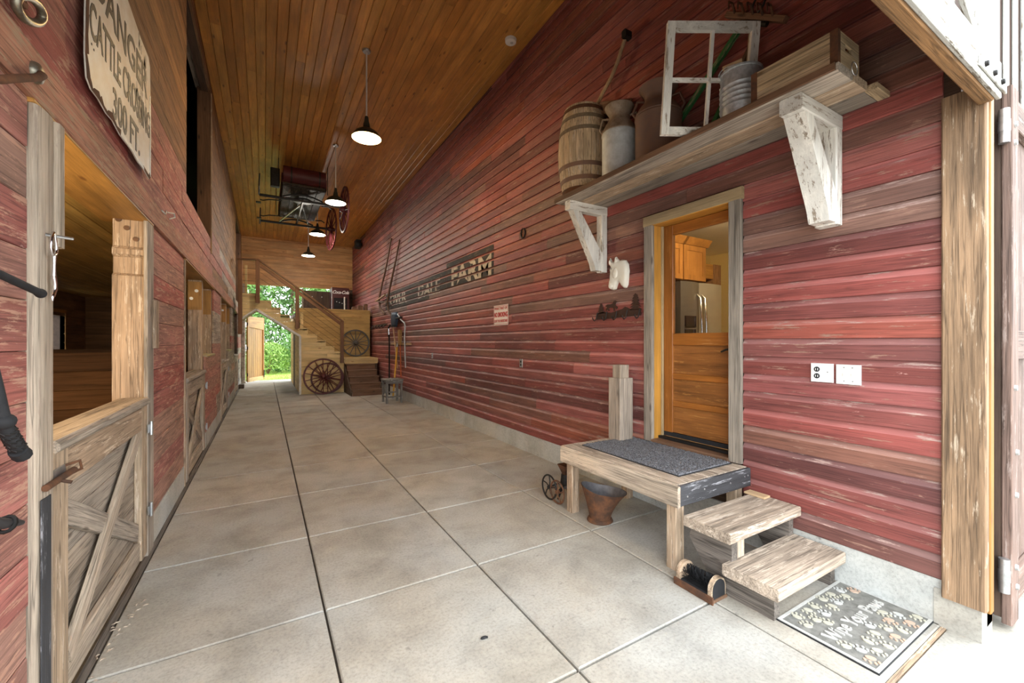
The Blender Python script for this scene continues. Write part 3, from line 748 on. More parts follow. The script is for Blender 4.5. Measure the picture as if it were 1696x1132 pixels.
while zz < 2.4:
    MB().cbox(WL + .012, WL + .12, YE - .40, YE - .052, zz, zz + .15, .004, 'y').build('block', 'grey', wall_far, axis='y'); zz += .152
deck = struct(MB().box(.90, WR, 14.76, YE, 2.42, 2.54).build('floor_loft', 'oldbrown'))
pw = struct(MB().box(.93, 3.10, 14.78, 14.86, 0, 2.50).build('wall_loft', 'shadedpine', axis='x'))
zz = .0; k = 0
while zz < 2.5:
    sp = 1.3 + (k * .67) % 1.4; k += 1
    for a, b in ((.93, sp), (sp, 3.10)): MB().cbox(a + .001, b - .001, 14.755, 14.78, zz + .002, zz + .116, .004, 'x').build('board', 'shadedpine', pw, axis='x')
    zz += .118
MB().cbox(.92, 3.12, 14.74, 14.90, 2.575, 2.61, .004, 'x').build('cap', 'shadedpine', pw, axis='x')
ps = struct(MB().box(.93, .99, 13.80, YE, 0, 2.42).build('wall_passage', 'palepine', axis='y'))
for k in range(20):
    for (a, b) in ((13.70, 16.0), (16.9, YE)):
        MB().cbox(.895, .93, a, b, k * .12 + .002, k * .12 + .118, .004, 'y').build('board', 'palepine', ps, axis='y')
MB().cbox(.89, .925, 16.0, 16.9, 0, 2.1, .004, 'z').build('dark_doorway', 'darkbrown', ps)

stair = thing('staircase', 'pine-clad staircase with brown cable railing over the far doorway', 'staircase', (.8, 14.1, 0))
tops = [(-.15, 2.88), (.168, 2.695), (.398, 2.51), (.633, 2.32), (.868, 2.135), (1.099, 1.945), (1.348, 1.77), (1.584, 1.59), (1.82, 1.40), (2.09, 1.225)]
def xr(z):
    r = None
    for x, t in tops:
        if t >= z - .02: r = x
    return r if r is not None else (2.09 if z > 1.05 else 2.16)
def xl_right(z):     # right edge of the portal
    if z <= 1.708: return .894
    return -.188 + (2.441 - z) / (2.441 - 1.708) * 1.082
def xl_left(z):
    return -.60 + (z - 2.125) / (2.441 - 2.125) * .412
zz = 0.0; pit = .1175; k = 0
while zz < 2.87:
    z0, z1 = zz + .002, min(zz + pit - .002, 2.88); zm = (z0 + z1) / 2; x1 = xr(z1)
    if z1 > 1.05 and x1 < -.5: break
    polys = []
    if zm > 2.441: polys.append([(-.60, z0), (x1, z0), (x1, z1), (-.60, z1)])
    else:
        polys.append([(xl_right(z0), z0), (x1, z0), (x1, z1), (xl_right(z1), z1)])
        if z0 > 2.13: polys.append([(-.60, z0), (xl_left(z0), z0), (xl_left(z1), z1), (-.60, z1)])
    for p in polys:
        w = p[1][0] - p[0][0]
        if w > 1.0 and k % 2:
            s_ = p[0][0] + w * random.uniform(.35, .7)
            MB().prism([p[0], (s_ - .001, z0), (s_ - .001, z1), p[3]], 'y', 13.64, 13.665).build('board', 'palepine', stair, axis='x')
            MB().prism([(s_ + .001, z0), p[1], p[2], (s_ + .001, z1)], 'y', 13.64, 13.665).build('board', 'palepine', stair, axis='x')
        elif w > .02: MB().prism(p, 'y', 13.64, 13.665).build('board', 'palepine', stair, axis='x')
    zz += pit; k += 1
xa = -.60
for x, t in tops:
    MB().cbox(xa - .02, x, 13.63, 14.74, t - .035, t, .004, 'y').build('tread', 'palepine', stair, axis='y')
    MB().box(x - .02, x, 13.67, 14.74, t - .20, t - .036).build('riser', 'palepine', stair, axis='y'); xa = x
MB().box(2.09, 3.12, 13.66, 14.74, .90, 1.03).build('lower_deck', 'palepine', stair, axis='x')
MB().cbox(2.12, 3.10, 13.63, 13.658, .86, 1.035, .004, 'x').build('fascia', 'palepine', stair, axis='x')
MB().box(2.12, 3.10, 13.70, 13.72, 0, .88).build('under_panel', 'darkbrown', stair)
# underside lining and pale edge trim of the portal
for p, q in (((-.60, 2.125), (-.188, 2.441)), ((-.188, 2.441), (.894, 1.708)), ((.894, 1.708), (.894, 0))):
    p3, q3 = (p[0], 13.63, p[1]), (q[0], 13.63, q[1])
    tbeam('portal_trim', p3, q3, .06, .045, 'whitepaint', stair, up=(0, 1, 0))
    if q[1] > 0:
        dx_, dz_ = q[0] - p[0], q[1] - p[1]; ln = math.hypot(dx_, dz_); nx, nz = -dz_ / ln * .03, dx_ / ln * .03
        MB().prism([(p[0], p[1]), (q[0], q[1]), (q[0] + nx, q[1] + nz), (p[0] + nx, p[1] + nz)], 'y', 13.667, 14.74).build('soffit', 'palepine', stair, axis='y')
RAILW = 'brownrail'
defwood('brownrail', [(.19, .085, .035), (.22, .10, .04)], contrast=.35, rough=.5, bump=.2)
for (x, z0, z1) in [(-.57, 1.75, 3.78), (-.16, 2.62, 3.80), (.815, 1.92, 3.12), (2.03, .90, 2.17)]:
    MB().cbox(x - .05, x + .05, 13.55, 13.63, z0, z1, .006, 'z').build('newel_post', RAILW, stair)
for p, q in (((-.64, 3.80), (-.14, 3.82)), ((-.14, 3.82), (.82, 3.11)), ((.82, 3.11), (2.06, 2.16))):
    tbeam('handrail', (p[0], 13.59, p[1]), (q[0], 13.59, q[1]), .11, .045, RAILW, stair)
    if q[0] > -.1: tbeam('lower_rail', (p[0], 13.59, p[1] - .12), (q[0], 13.59, q[1] - .12), .05, .09, RAILW, stair)
for j in range(5):
    f = .22 + j * .17
    MB().tube([(-.57, 13.59, 3.78 - f), (-.16, 13.59, 3.78 - f)], .004, 5).build('cable', IRON, stair)
    MB().tube([(-.16, 13.59, 3.74 - f), (.815, 13.59, 3.03 - f)], .004, 5).build('cable', IRON, stair)
    MB().tube([(.815, 13.59, 3.03 - f), (2.03, 13.59, 2.10 - f)], .004, 5).build('cable', IRON, stair)
MB().cbox(-.5, -.44, 14.6, 14.68, 2.88, 3.8, .004, 'z').build('back_post', 'palepine', stair)

bs = thing('wooden_steps', 'dark brown wooden steps climbing to the lower stair deck', 'steps', (2.55, 13.0, 0))
n = 5; rz = .86 / n
for k in range(n):
    y0 = 12.42 + k * .245
    MB().cbox(2.12, 2.98, y0, y0 + .27, (k + 1) * rz - .04, (k + 1) * rz, .006, 'x').build('tread', 'oldbrown', bs, axis='x')
    MB().cbox(2.14, 2.97, y0 + .02, y0 + .045, k * rz, (k + 1) * rz - .04, .002, 'x').build('riser', 'oldbrown', bs, axis='x')
for x in (2.10, 2.96):
    MB().prism([(12.44, 0), (13.65, 0), (13.65, .80), (12.44, .10)], 'x', x, x + .03).build('stringer', 'darkbrown', bs, axis='y')

# far plank door, swung outwards
fd = thing('plank_door', 'amber plank door standing open at the far doorway', 'door')
W_, H_ = 1.30, 2.56
for k in range(8):
    MB().cbox(.0 + k * W_ / 8, (k + 1) * W_ / 8 - .003, .0, .03, .04, 2.50, .004, 'z').build('plank', 'amber', fd)
MB().cbox(0, .10, -.03, 0, .02, 2.5, .004, 'z').build('stile', 'amber', fd); MB().cbox(W_ - .08, W_, -.03, 0, .02, 2.5, .004, 'z').build('stile', 'amber', fd)
MB().cbox(.10, W_ - .08, -.03, 0, .02, .17, .004, 'x').build('rail', 'palepine', fd, axis='x')
MB().prism([(.10, 2.1), (W_ - .08, 2.02), (W_ - .08, 2.5), (.10, 2.5)], 'y', -.03, 0).build('rail', 'amber', fd, axis='x')
for z in (.3, 1.3, 2.2): MB().cyl((0, -.02, z - .06), (0, -.02, z + .06), .016, 8).build('hinge', IRON, fd)
MB().box(W_ - .06, W_ - .02, -.05, -.03, .12, .4).build('foot_bolt', IRON, fd)
fd.location = (-.56, YE + .03, .0); fd.rotation_euler = (0, 0, R(66))

ld = thing('loft_shutter', 'dark plank shutters closing the loft opening behind the stairs', 'shutter', (1.8, YE + .03, 2.55))
for k in range(6):
    MB().cbox(1.28 + k * .178, 1.28 + k * .178 + .176, YE + .02, YE + .05, 2.55, 3.58, .004, 'z').build('plank', 'darkbrown', ld)
for x in (1.27, 2.30): MB().cbox(x, x + .06, YE - .01, YE + .02, 2.55, 3.66, .004, 'z').build('frame_post', 'grey', ld)
for x in (1.65, 2.0): MB().lathe([(0, -.01), (.02, -.005), (.02, 0)], (x, YE + .02, 3.35), 8, 'y').build('bolt', STEEL, ld)

ck = thing('vending_machine', 'dark red cola vending machine with white script lettering up on the loft', 'vending machine', (2.55, 17.7, 2.54))
MB().cbox(2.24, 2.88, 17.5, 18.1, 2.55, 3.66, .03, 'x').build('cabinet', simple('cola_red', (.055, .010, .010), .35), ck)
MB().cbox(2.32, 2.80, 17.48, 17.5, 2.80, 3.25, .01, 'x').build('selection_panel', simple('panel_black', (.01, .01, .012), .2), ck)
for k in range(4): MB().lathe([(0, -.014), (.018, -.01), (.02, 0)], (2.42 + .1 * k, 17.48, 3.1 - .03 * k), 8, 'y').build('button', STEEL, ck)
MB().box(2.232, 2.25, 17.47, 17.50, 2.55, 3.66).build('edge_trim', STEEL, ck)
text('lettering', 'Coca-Cola', .17, (2.56, 17.495, 3.47), (1, 0, 0), (0, 0, 1), simple('cola_white', (.75, .72, .70), .5), ck, .006, .003, .95, shear=.35, spacing=.86)
for k, (x, w, h) in enumerate([(2.62, .14, .09), (2.82, .18, .14), (3.0, .12, .2)]):
    lb = ['flat bundle of scraps lying on the loft edge', 'small dark crate on the loft edge', 'dark tin standing by the wall on the loft edge'][k]
    c = thing('loft_clutter', lb, 'bundle', (x, 14.95, 2.54))
    MB().cbox(x - w / 2, x + w / 2, 14.92, 15.06, 2.54, 2.62 + h, .02, 'x').cbox(x - w / 3, x + w / 2.5, 14.93, 15.05, 2.62 + h, 2.64 + h, .006, 'x').build('bundle', 'oldbrown', c)
wpst = thing('white_rod', 'thin white rod standing at the loft edge', 'rod', (2.3, 15.0, 2.54))
MB().cyl((2.32, 15.0, 2.54), (2.32, 15.0, 3.05), .02, 8).cyl((2.32, 15.0, 2.54), (2.32, 15.0, 2.56), .05, 8).build('rod', WHITEPL, wpst)

# ------------------------------------------------------------------ spoked wheels
def wheel(name, label, cat, Rr, nsp, mat, tyre, wr_=.022, group=None, part_of=None):
    nseg = 40
    w = None if part_of else thing(name, label, cat, group=group)
    m = MB()
    m.lathe([(Rr - .045, -wr_), (Rr - .008, -wr_), (Rr - .008, wr_), (Rr - .045, wr_), (Rr - .045, -wr_)], (0, 0, 0), nseg, 'y', cap=False)
    rim_ = m.build('wheel' if part_of else 'rim', mat, w, 30, axis='x', center=False)
    if part_of: w = rim_
    MB().lathe([(Rr - .008, -wr_ - .002), (Rr, -wr_ - .002), (Rr, wr_ + .002), (Rr - .008, wr_ + .002)], (0, 0, 0), nseg, 'y', cap=False).build('tyre', tyre, w, 30)
    MB().lathe([(.0, -.13), (.035, -.13), (.04, -.09), (.07, -.05), (.075, 0), (.07, .05), (.045, .1), (.0, .1)], (0, 0, 0), 16, 'y').build('hub', mat, w, 40, axis='y')
    for k in range(nsp):
        a = 2 * math.pi * (k + .5) / nsp; ca, sa = math.cos(a), math.sin(a)
        sp = MB().tube([(.06 * ca, 0, .06 * sa), (Rr * .5 * ca, 0, Rr * .5 * sa), ((Rr - .03) * ca, 0, (Rr - .03) * sa)], [.017, .013, .012], 6)
        o = sp.build('spoke', wood(mat, 'x') if isinstance(mat, str) else mat, w, 50)
    return w
w1 = wheel('wagon_wheel', 'large dark red spoked wagon wheel leaning in front against the stair side', 'wheel', .53, 14, 'redpaint', IRON)
w1.location = (1.48, 13.37, .525); w1.rotation_euler = (R(-7), 0, 0)
w2 = wheel('wagon_wheel', 'smaller dark red spoked wheel tucked behind the large red wagon wheel', 'wheel', .46, 14, 'redpaint', IRON)
w2.location = (1.62, 13.53, .46); w2.rotation_euler = (R(-5), 0, R(0))
w3 = wheel('wagon_wheel', 'grey spoked wagon wheel hanging on the pine wall above the stair deck', 'wheel', .45, 14, 'greywheel', IRON)
w3.location = (2.62, 14.69, 1.50); w3.rotation_euler = (0, 0, 0)

# ------------------------------------------------------------------ buggy hung below the ceiling
bg = thing('hanging_buggy', 'old horse buggy hung upside of the hall ceiling with maroon seat roll and wheels', 'buggy', (.92, 11.8, 5.0))
bg['label'] = 'old maroon horse buggy hanging below the ceiling behind the second lamp'
MB().cbox(.47, 1.37, 10.35, 13.1, 4.98, 5.02, .006, 'y').build('floor_pan', 'blackpaint', bg)
for k in range(5):
    MB().cbox(.50 + k * .172, .50 + k * .172 + .165, 10.4, 13.05, 4.955, 4.98, .006, 'y').build('plank', 'blackpaint', bg)
for x in (.47, 1.345): MB().cbox(x, x + .025, 10.35, 13.1, 4.98, 5.22, .006, 'y').build('side_panel', 'maroon', bg)
MB().cbox(.47, 1.37, 13.07, 13.1, 4.98, 5.22, .006, 'x').build('end_panel', 'maroon', bg)
sr = MB()
n = 14; pr = [(.0, 0.0)] ; prof = []
for k in range(n): a = 2 * math.pi * k / n; prof.append((10.34 + .16 * math.cos(a), 5.20 + .17 * math.sin(a)))
sr.prism(prof, 'x', .50, 1.34); sroll = sr.build('seat_roll', 'maroon', bg, 40, axis='x')
for x in (.64, 1.20):
    MB().prism([(10.34 + .164 * math.cos(2 * math.pi * k / n), 5.20 + .174 * math.sin(2 * math.pi * k / n)) for k in range(n)], 'x', x, x + .03).build('strap', IRON, sroll, 40)
for y in (10.8, 13.1):
    MB().cyl((.05, y, 4.80), (1.80, y, 4.80), .03, 10).build('axle', IRON, bg, 40)
    MB().tube([(.5 + .84 * k / 8, y, 4.84 + .10 * math.sin(math.pi * k / 8)) for k in range(9)], .022, 6).build('leaf_spring', IRON, bg, 40)
MB().cyl((.92, 10.8, 4.84), (.92, 13.1, 4.84), .025, 8).build('reach', IRON, bg, 40)
MB().cyl((.92, 11.2, 4.85), (.50, 13.0, 4.82), .016, 6).build('stay', STEEL, bg, 40); MB().cyl((.92, 11.2, 4.85), (1.20, 13.0, 4.82), .016, 6).build('stay', IRON, bg, 40)
MB().lathe([(.0, 4.83), (.2, 4.84), (.22, 4.86), (.2, 4.88)], (.92, 11.0, 0), 18).build('fifth_wheel', IRON, bg, 40)
for y, z in ((10.8, 4.9), (13.1, 4.8)):
    MB().tube([(.06, y - .35, z + .25), (.05, y - .3, z), (.04, y + .2, z - .03), (.05, y + .3, z + .1)], .016, 6).build('step_iron', IRON, bg, 40)
for z, y in ((4.86, 11.2), (4.86, 12.6)):
    MB().tube([(.5, y, z), (.25, y, z - .02), (.12, y, z - .06), (.06, y, z - .05)], .014, 6).box(-.02, .08, y - .05, y + .05, z - .13, z - .11).build('foot_step', IRON, bg, 40)
    MB().tube([(1.35, y, z), (1.5, y, z + .02), (1.58, y, z - .03)], .016, 6).build('iron_bracket', IRON, bg, 40)
MB().cbox(.26, .44, 10.5, 10.62, 4.95, 5.35, .02, 'z').build('side_lamp', IRON, bg)
for x in (.42, 1.42):
    for y in (10.6, 12.9): MB().cyl((x, y, 4.96), (x, y, zc(y) + .0), .008, 6).build('hanging_rod', IRON, bg)
for y, z, dz, lb in ((10.8, 4.74, .1, 0), (13.1, 4.80, .1, 1)):
    wb = wheel('wheel', None, None, .55 if lb == 0 else .60, 14, 'maroon', simple('tyre_red', (.13, .03, .03), .5), .016, part_of=bg)
    wb.parent = bg; wb.location = Vector((1.81, y, z)) - bg.location; wb.rotation_euler = (0, 0, R(92 + 4 * lb))

bg.location.x -= .15

# ------------------------------------------------------------------ pendant lamps, smoke detector, speaker
ENAM = simple('shade_dark', (.022, .026, .020), .35, .2)
def pendant(x, y, zr, col, power, label, stn):
    p = thing('pendant_lamp', label, 'lamp', (x, y, zr), 'barn pendants in a row')
    zt = zc(y)
    MB().lathe([(.0, zt - .03), (.05, zt - .028), (.06, zt - .012), (.06, zt)], (x, y, 0), 18).build('ceiling_plate', STEEL, p, 40)
    MB().cyl((x, y, zr + .27), (x, y, zt - .02), .011, 8).build('stem', simple('stem_grey', (.62, .60, .57), .45, .1), p, 40)
    MB().lathe([(.022, zr + .31), (.028, zr + .28), (.032, zr + .24), (.045, zr + .20), (.052, zr + .13)], (x, y, 0), 18).build('neck', ENAM, p, 40)
    s_ = MB().lathe([(.05, zr + .145), (.09, zr + .125), (.15, zr + .085), (.19, zr + .03), (.20, zr)], (x, y, 0), 28, cap=False).build('shade', ENAM, p, 60)
    MB().lathe([(.198, zr + .001), (.186, zr + .03), (.147, zr + .080), (.088, zr + .119), (.045, zr + .135)], (x, y, 0), 28, cap=False).build('shade_lining', emit('lining_' + stn, col, 1.3), s_, 60)
    MB().sphere((x, y, zr + .04), .045, 12, 8, (1, 1, 1.4)).build('bulb', emit('bulb_' + stn, col, 9), p, 60)
    lamp_light('pendant_light', (x, y, zr - .05), power, col, .06, p)
WARM = (1, .74, .40); COOL = (1, .93, .82)
pendant(1.25, 6.175, 4.44, WARM, 40, 'nearest barn pendant lamp, glowing warm yellow', 'warm')
pendant(1.275, 9.354, 4.43, COOL, 16, 'second barn pendant lamp in front of the hanging buggy', 'cool')
pendant(1.26, 12.67, 4.50, COOL, 40, 'third barn pendant lamp, partly hidden below the buggy', 'cool')
pendant(1.26, 15.45, 4.40, COOL, 46, 'farthest barn pendant lamp in front of the end wall', 'cool')
sd = thing('smoke_detector', 'round white smoke detector on the wooden ceiling', 'detector', (2.92, 4.97, zc(4.97) - .05))
z = zc(4.97)
MB().lathe([(.0, z - .05), (.06, z - .05), (.075, z - .04), (.08, z - .0)], (2.92, 4.97, 0), 24).build('case', WHITEPL, sd, 40)
MB().lathe([(.0, z - .054), (.02, z - .054), (.022, z - .049)], (2.93, 4.96, 0), 12).build('sensor_cap', simple('grey_plastic', (.5, .5, .48), .5), sd, 40)
sk = thing('wall_speaker', 'small black loudspeaker high in the far right corner', 'speaker', (3.05, 16.6, 5.15))
MB().cbox(2.94, 3.12, 16.35, 16.75, 5.08, 5.36, .02, 'z').build('box', BLACKRUB, sk)
MB().lathe([(0, -.01), (.09, -.008), (.1, 0)], (3.03, 16.35, 5.22), 16, 'y').build('cone', IRON, sk, 40)
MB().box(3.12, 3.172, 16.5, 16.6, 5.18, 5.26).build('mount', IRON, sk)

# ------------------------------------------------------------------ shelf over the door and its load
SZ = 2.99
shf = thing('wall_shelf', 'long weathered plank shelf on two white brackets above the kitchen door', 'shelf', (2.9, 2.3, SZ))
for k, (x0, x1, y0, y1) in enumerate([(2.62, 2.795, 1.03, 3.53), (2.807, 2.98, 1.03, 3.50), (2.994, 3.165, 1.045, 3.52)]):
    MB().cbox(x0, x1, y0, y1, SZ, SZ + .05, .006, 'y').build('plank', ('grey', 'warmweather', 'graytrim')[k], shf, axis='y')
MB().cbox(2.605, 2.62, 1.04, 3.54, SZ + .006, SZ + .048, .003, 'y').build('front_edge', 'oldbrown', shf, axis='y')
for y0, w in ((3.34, .085), (1.22, .125)):
    MB().cbox(2.66, 3.165, y0, y0 + w, SZ - .095, SZ, .007, 'x').build('bracket_arm', 'whitepaint', shf, axis='x')
    MB().cbox(3.085, 3.165, y0, y0 + w, 2.29, SZ - .095, .007, 'z').build('bracket_upright', 'whitepaint', shf, axis='z')
    m = MB().prism([(2.70, SZ - .097), (2.80, SZ - .097), (3.082, 2.50), (3.082, 2.30), (3.00, 2.30), (2.975, 2.38)], 'y', y0 + .004, y0 + w - .004)
    m.build('bracket_brace', 'whitepaint', shf, axis='z')

ZT = SZ + .05
# barrel
br = thing('barrel', 'wooden barrel with brown iron hoops at the far end of the shelf', 'barrel', (2.89, 3.44, ZT))
bc = Vector((2.89, 3.40, ZT)); bh = .92
def brad(t): return .205 + .065 * math.sin(math.pi * t) ** .9
ns = 22
for k in range(ns):
    a0, a1 = 2 * math.pi * k / ns + .006, 2 * math.pi * (k + 1) / ns - .006
    m = MB(); vs_ = []; nz = 9
    for i in range(nz):
        t = i / (nz - 1); r = brad(t)
        for rr, aa in ((r, a0), (r + .0015, (a0 + a1) / 2), (r, a1), (r - .018, a1), (r - .018, a0)): vs_.append(bc + Vector((rr * math.cos(aa), rr * math.sin(aa), bh * t)))
    fs_ = [(0, 1, 2, 3, 4), tuple((nz - 1) * 5 + q for q in (4, 3, 2, 1, 0))]
    for i in range(nz - 1):
        for q in range(5): fs_.append((i * 5 + q, i * 5 + (q + 1) % 5, (i + 1) * 5 + (q + 1) % 5, (i + 1) * 5 + q))
    m.add(vs_, fs_); m.build('stave', 'barrelwood', br, axis='z')
for t, hcol in ((.06, RUST), (.17, BROWNMETAL), (.31, BROWNMETAL), (.70, None), (.84, None), (.95, RUST)):
    mt_ = hcol or simple('dusty_hoop', (.21, .155, .10), .9, .1, var=.3)
    hh = .022
    MB().lathe([(brad(t - hh) + .001, bh * (t - hh)), (brad(t - hh) + .004, bh * (t - hh)), (brad(t + hh) + .004, bh * (t + hh)), (brad(t + hh) + .001, bh * (t + hh))], bc, 36, cap=False).build('hoop', mt_, br, 40)
MB().lathe([(0, .05), (.195, .05)], bc, 24, cap=False).build('head', 'barrelwood', br)
# milk cans
def milk_can(x, y, s, body, dome, label, capped):
    c = thing('milk_can', label, 'milk can', (x, y, ZT)); o = Vector((x, y, ZT)); r = .16 * s; h = .70
    MB().lathe([(0, 0), (r * .98, 0), (r, .01), (r, .10), (r * .995, .11), (r, .12), (r, .42), (r * 1.03, .435), (r, .45)], o, 30).build('body', body, c, 40)
    MB().lathe([(r, .448), (r * 1.02, .455), (r * .98, .475), (r * .80, .53), (r * .62, .57), (r * .58, .60), (r * .60, .63), (r * .80, .68), (r * .84, .70), (r * .80, .705)], o, 30, cap=False).build('neck', dome, c, 40)
    MB().lathe([(0, .66), (r * .62, .662), (r * .72, .69), (r * .66, .694), (.03, .69), (0, .70)], o, 24).build('lid', dome, c, 40)
    for sg in (1, -1):
        d = Vector((-.55, .83, 0)) if True else None
        b0 = o + d * (sg * r * .93) + Vector((0, 0, .47)); b1 = o + d * (sg * r * .60) + Vector((0, 0, .61))
        MB().tube([b0, b0 + d * sg * .035 + Vector((0, 0, .05)), b1 + d * sg * .06 + Vector((0, 0, .01)), b1], .011, 7).build('handle', dome, c, 50)
GALV = simple('galvanized', (.60, .63, .65), .5, .45, col2=(.42, .45, .47), vscale=34)
GALVR = simple('galvanized_rusty', (.58, .60, .60), .6, .25, col2=(.44, .45, .44), vscale=12)
milk_can(2.86, 2.86, 1.0, GALVR, simple('can_dome', (.32, .25, .19), .7, .2, col2=(.20, .14, .09), vscale=12), 'small milk can with grey galvanized body and rusty neck next to the barrel', True)
milk_can(2.93, 2.47, 1.2, BROWNMETAL, BROWNMETAL, 'large brown rusted milk can behind the old window sash', True)
# old four-light window sash leaning on the shelf, one corner over the edge
BLp = Vector((2.472, 2.057, 3.045)); Wv = Vector((.841, -.541, .0)).normalized(); Nv = Vector((.541, .841, 0)).normalized()
Uv = (Vector((0, 0, 1)) - Nv * .11).normalized()
Uv = (Uv + Wv * .03).normalized(); Wv = (Wv - Uv * Wv.dot(Uv)).normalized(); Dv = Wv.cross(Uv).normalized() * -1
sw, shh = .64, .77
sash = thing('window_sash', 'old white four-pane window sash without glass standing askew on the shelf', 'window', tuple(BLp))
def spart(name, u0, u1, v0, v1, t0, t1, mt, ax):
    m = MB(); off = BLp
    vs_ = [off + Wv * u + Uv * v + Dv * t for t in (t0, t1) for (u, v) in ((u0, v0), (u1, v0), (u1, v1), (u0, v1))]
    m.add(vs_, [(0, 3, 2, 1), (4, 5, 6, 7), (0, 1, 5, 4), (1, 2, 6, 5), (2, 3, 7, 6), (3, 0, 4, 7)]); return m.build(name, mt, sash, axis=ax)
spart('stile', 0, .055, .006, shh, 0, .038, 'whitepaint', 'z'); spart('stile', sw - .055, sw, .006, shh, 0, .038, 'whitepaint', 'z')
spart('rail', .055, sw - .055, .006, .06, 0, .038, 'whitepaint', 'x'); spart('rail', .055, sw - .055, shh - .06, shh, 0, .038, 'whitepaint', 'x')
spart('muntin', sw / 2 - .011, sw / 2 + .011, .06, shh - .06, .006, .034, 'whitepaint', 'z')
spart('muntin', .055, sw / 2 - .011, shh / 2 - .011, shh / 2 + .011, .006, .034, 'whitepaint', 'x'); spart('muntin', sw / 2 + .011, sw - .055, shh / 2 - .011, shh / 2 + .011, .006, .034, 'whitepaint', 'x')
for (u0, u1, v0, v1) in ((.05, .055, .06, shh - .06), (sw - .06, sw - .055, .06, shh - .06)): spart('putty_edge', u0, u1 + .004, v0, v1, .036, .040, 'handle', 'z')
# galvanized ribbed can
gb = thing('galvanized_can', 'ribbed galvanized metal can between the window sash and the crate', 'can', (2.87, 1.72, ZT)); o = Vector((2.88, 1.71, ZT))
prof = [(0, 0), (.128, 0), (.130, .005)]
for k in range(5): z = .14 + k * .035; prof += [(.130, z - .012), (.138, z), (.130, z + .012)]
prof += [(.130, .375), (.136, .38), (.136, .392), (.128, .392), (.125, .05), (0, .05)]
MB().lathe(prof, o, 36).build('body', GALV, gb, 50)
MB().cyl(o + Vector((.0, .133, .30)), o + Vector((.0, .146, .36)), .016, 8).build('ear', GALV, gb, 40)
MB().tube([o + Vector((.14 * math.cos(a), .14 * math.sin(a), .395 + .01 * math.sin(3 * a))) for a in [R(40 + 12 * k) for k in range(14)]], .006, 6).build('bail', STEEL, gb, 50)
tbeam('wooden_grip', o + Vector((-.13, .05, .41)), o + Vector((-.10, -.07, .41)), .025, .025, 'handle', gb)
# wooden crate
cr = thing('wooden_crate', 'weathered wooden bottle crate with rusty corner straps at the near end of the shelf', 'crate', (2.78, 1.27, ZT))
cx0, cx1, cy0, cy1, cz0, cz1 = 2.64, 2.90, 1.04, 1.50, ZT, ZT + .19
MB().box(cx0 + .012, cx1 - .012, cy0 + .012, cy1 - .012, cz0, cz0 + .012).build('bottom', 'crate', cr)
zz = [0, .062, .126, .19]
for k in range(3):
    MB().cbox(cx0, cx0 + .013, cy0 + .015, cy1 - .015, cz0 + zz[k] + .001, cz0 + zz[k + 1] - .001, .002, 'y').build('slat', 'crate', cr, axis='y')
    MB().cbox(cx1 - .013, cx1, cy0 + .015, cy1 - .015, cz0 + zz[k] + .001, cz0 + zz[k + 1] - .001, .002, 'y').build('slat', 'crate', cr, axis='y')
for y0, y1 in ((cy0, cy0 + .015), (cy1 - .015, cy1)):
    MB().cbox(cx0, cx1, y0, y1, cz0, cz0 + .10, .002, 'x').build('end_board', 'crate', cr, axis='x')
    MB().cbox(cx0, cx0 + .09, y0, y1, cz0 + .10, cz0 + .135, .001, 'x').cbox(cx1 - .09, cx1, y0, y1, cz0 + .10, cz0 + .135, .001, 'x').build('end_board', 'crate', cr, axis='x')
    MB().cbox(cx0, cx1, y0, y1, cz0 + .135, cz1, .002, 'x').build('end_board', 'crate', cr, axis='x')
for y in (cy0, cy1):
    s_ = 1 if y == cy0 else -1
    MB().box(cx0 - .002, cx0, min(y, y + s_ * .035), max(y, y + s_ * .035), cz0, cz1).box(cx0 - .002, cx0 + .03, y - s_ * .002 if s_ > 0 else y, y if s_ > 0 else y + .002, cz0, cz1).build('corner_strap', RUST, cr)
MB().box(cx0 - .003, cx0, cy0, cy1, cz0, cz0 + .012).build('bottom_strap', RUST, cr)
MB().tube([(2.79 + .035 * math.cos(t), 1.03 - .01, ZT + .01 + .035 * math.sin(t)) for t in [k * 2 * math.pi / 14 for k in range(14)]], .0025, 5, closed=True).build('wire_loop', STEEL, cr)
# second flat board under the crate end (shelf cleat)
MB().cbox(2.99, 3.165, .985, 1.045, SZ - .0, SZ + .035, .004, 'x').build('end_cleat', 'crate', shf)
# green-handled cultivator leaning behind
cu = thing('hand_cultivator', 'old hand cultivator with green wooden handles leaning behind the window sash', 'tool', (3.0, 2.1, ZT))
tbeam('handle', (3.14, 2.90, 3.07), (3.14, 1.88, 3.945), .04, .04, 'greenpaint', cu); tbeam('handle', (3.14, 2.27, 3.06), (3.14, 1.90, 3.60), .036, .036, 'greenpaint', cu); tbeam('handle_end', (3.14, 1.90, 3.60), (3.14, 1.74, 3.84), .034, .034, 'darkbrown', cu)
tbeam('beam', (3.135, 1.97, 4.12), (3.135, 1.54, 3.80), .05, .04, 'oldbrown', cu)
for k in range(5):
    y = 1.90 - k * .07; z = 4.06 - k * .052
    MB().tube([(3.13, y, z), (3.07, y - .01, z + .07), (3.01, y - .02, z + .05), (2.99, y - .03, z - .02)], [.010, .009, .008, .005], 6).build('tine', RUST, cu, 50)
MB().tube([(3.12 + .02 * math.cos(t), 1.72 + .06 * math.cos(t), 4.03 + .06 * math.sin(t)) for t in [k * 2 * math.pi / 16 for k in range(16)]], .008, 6, closed=True).build('iron_ring', IRON, cu, 50)
MB().cyl((3.12, 1.86, 3.98), (3.12, 1.66, 3.84), .018, 8).build('cross_bar', IRON, cu)
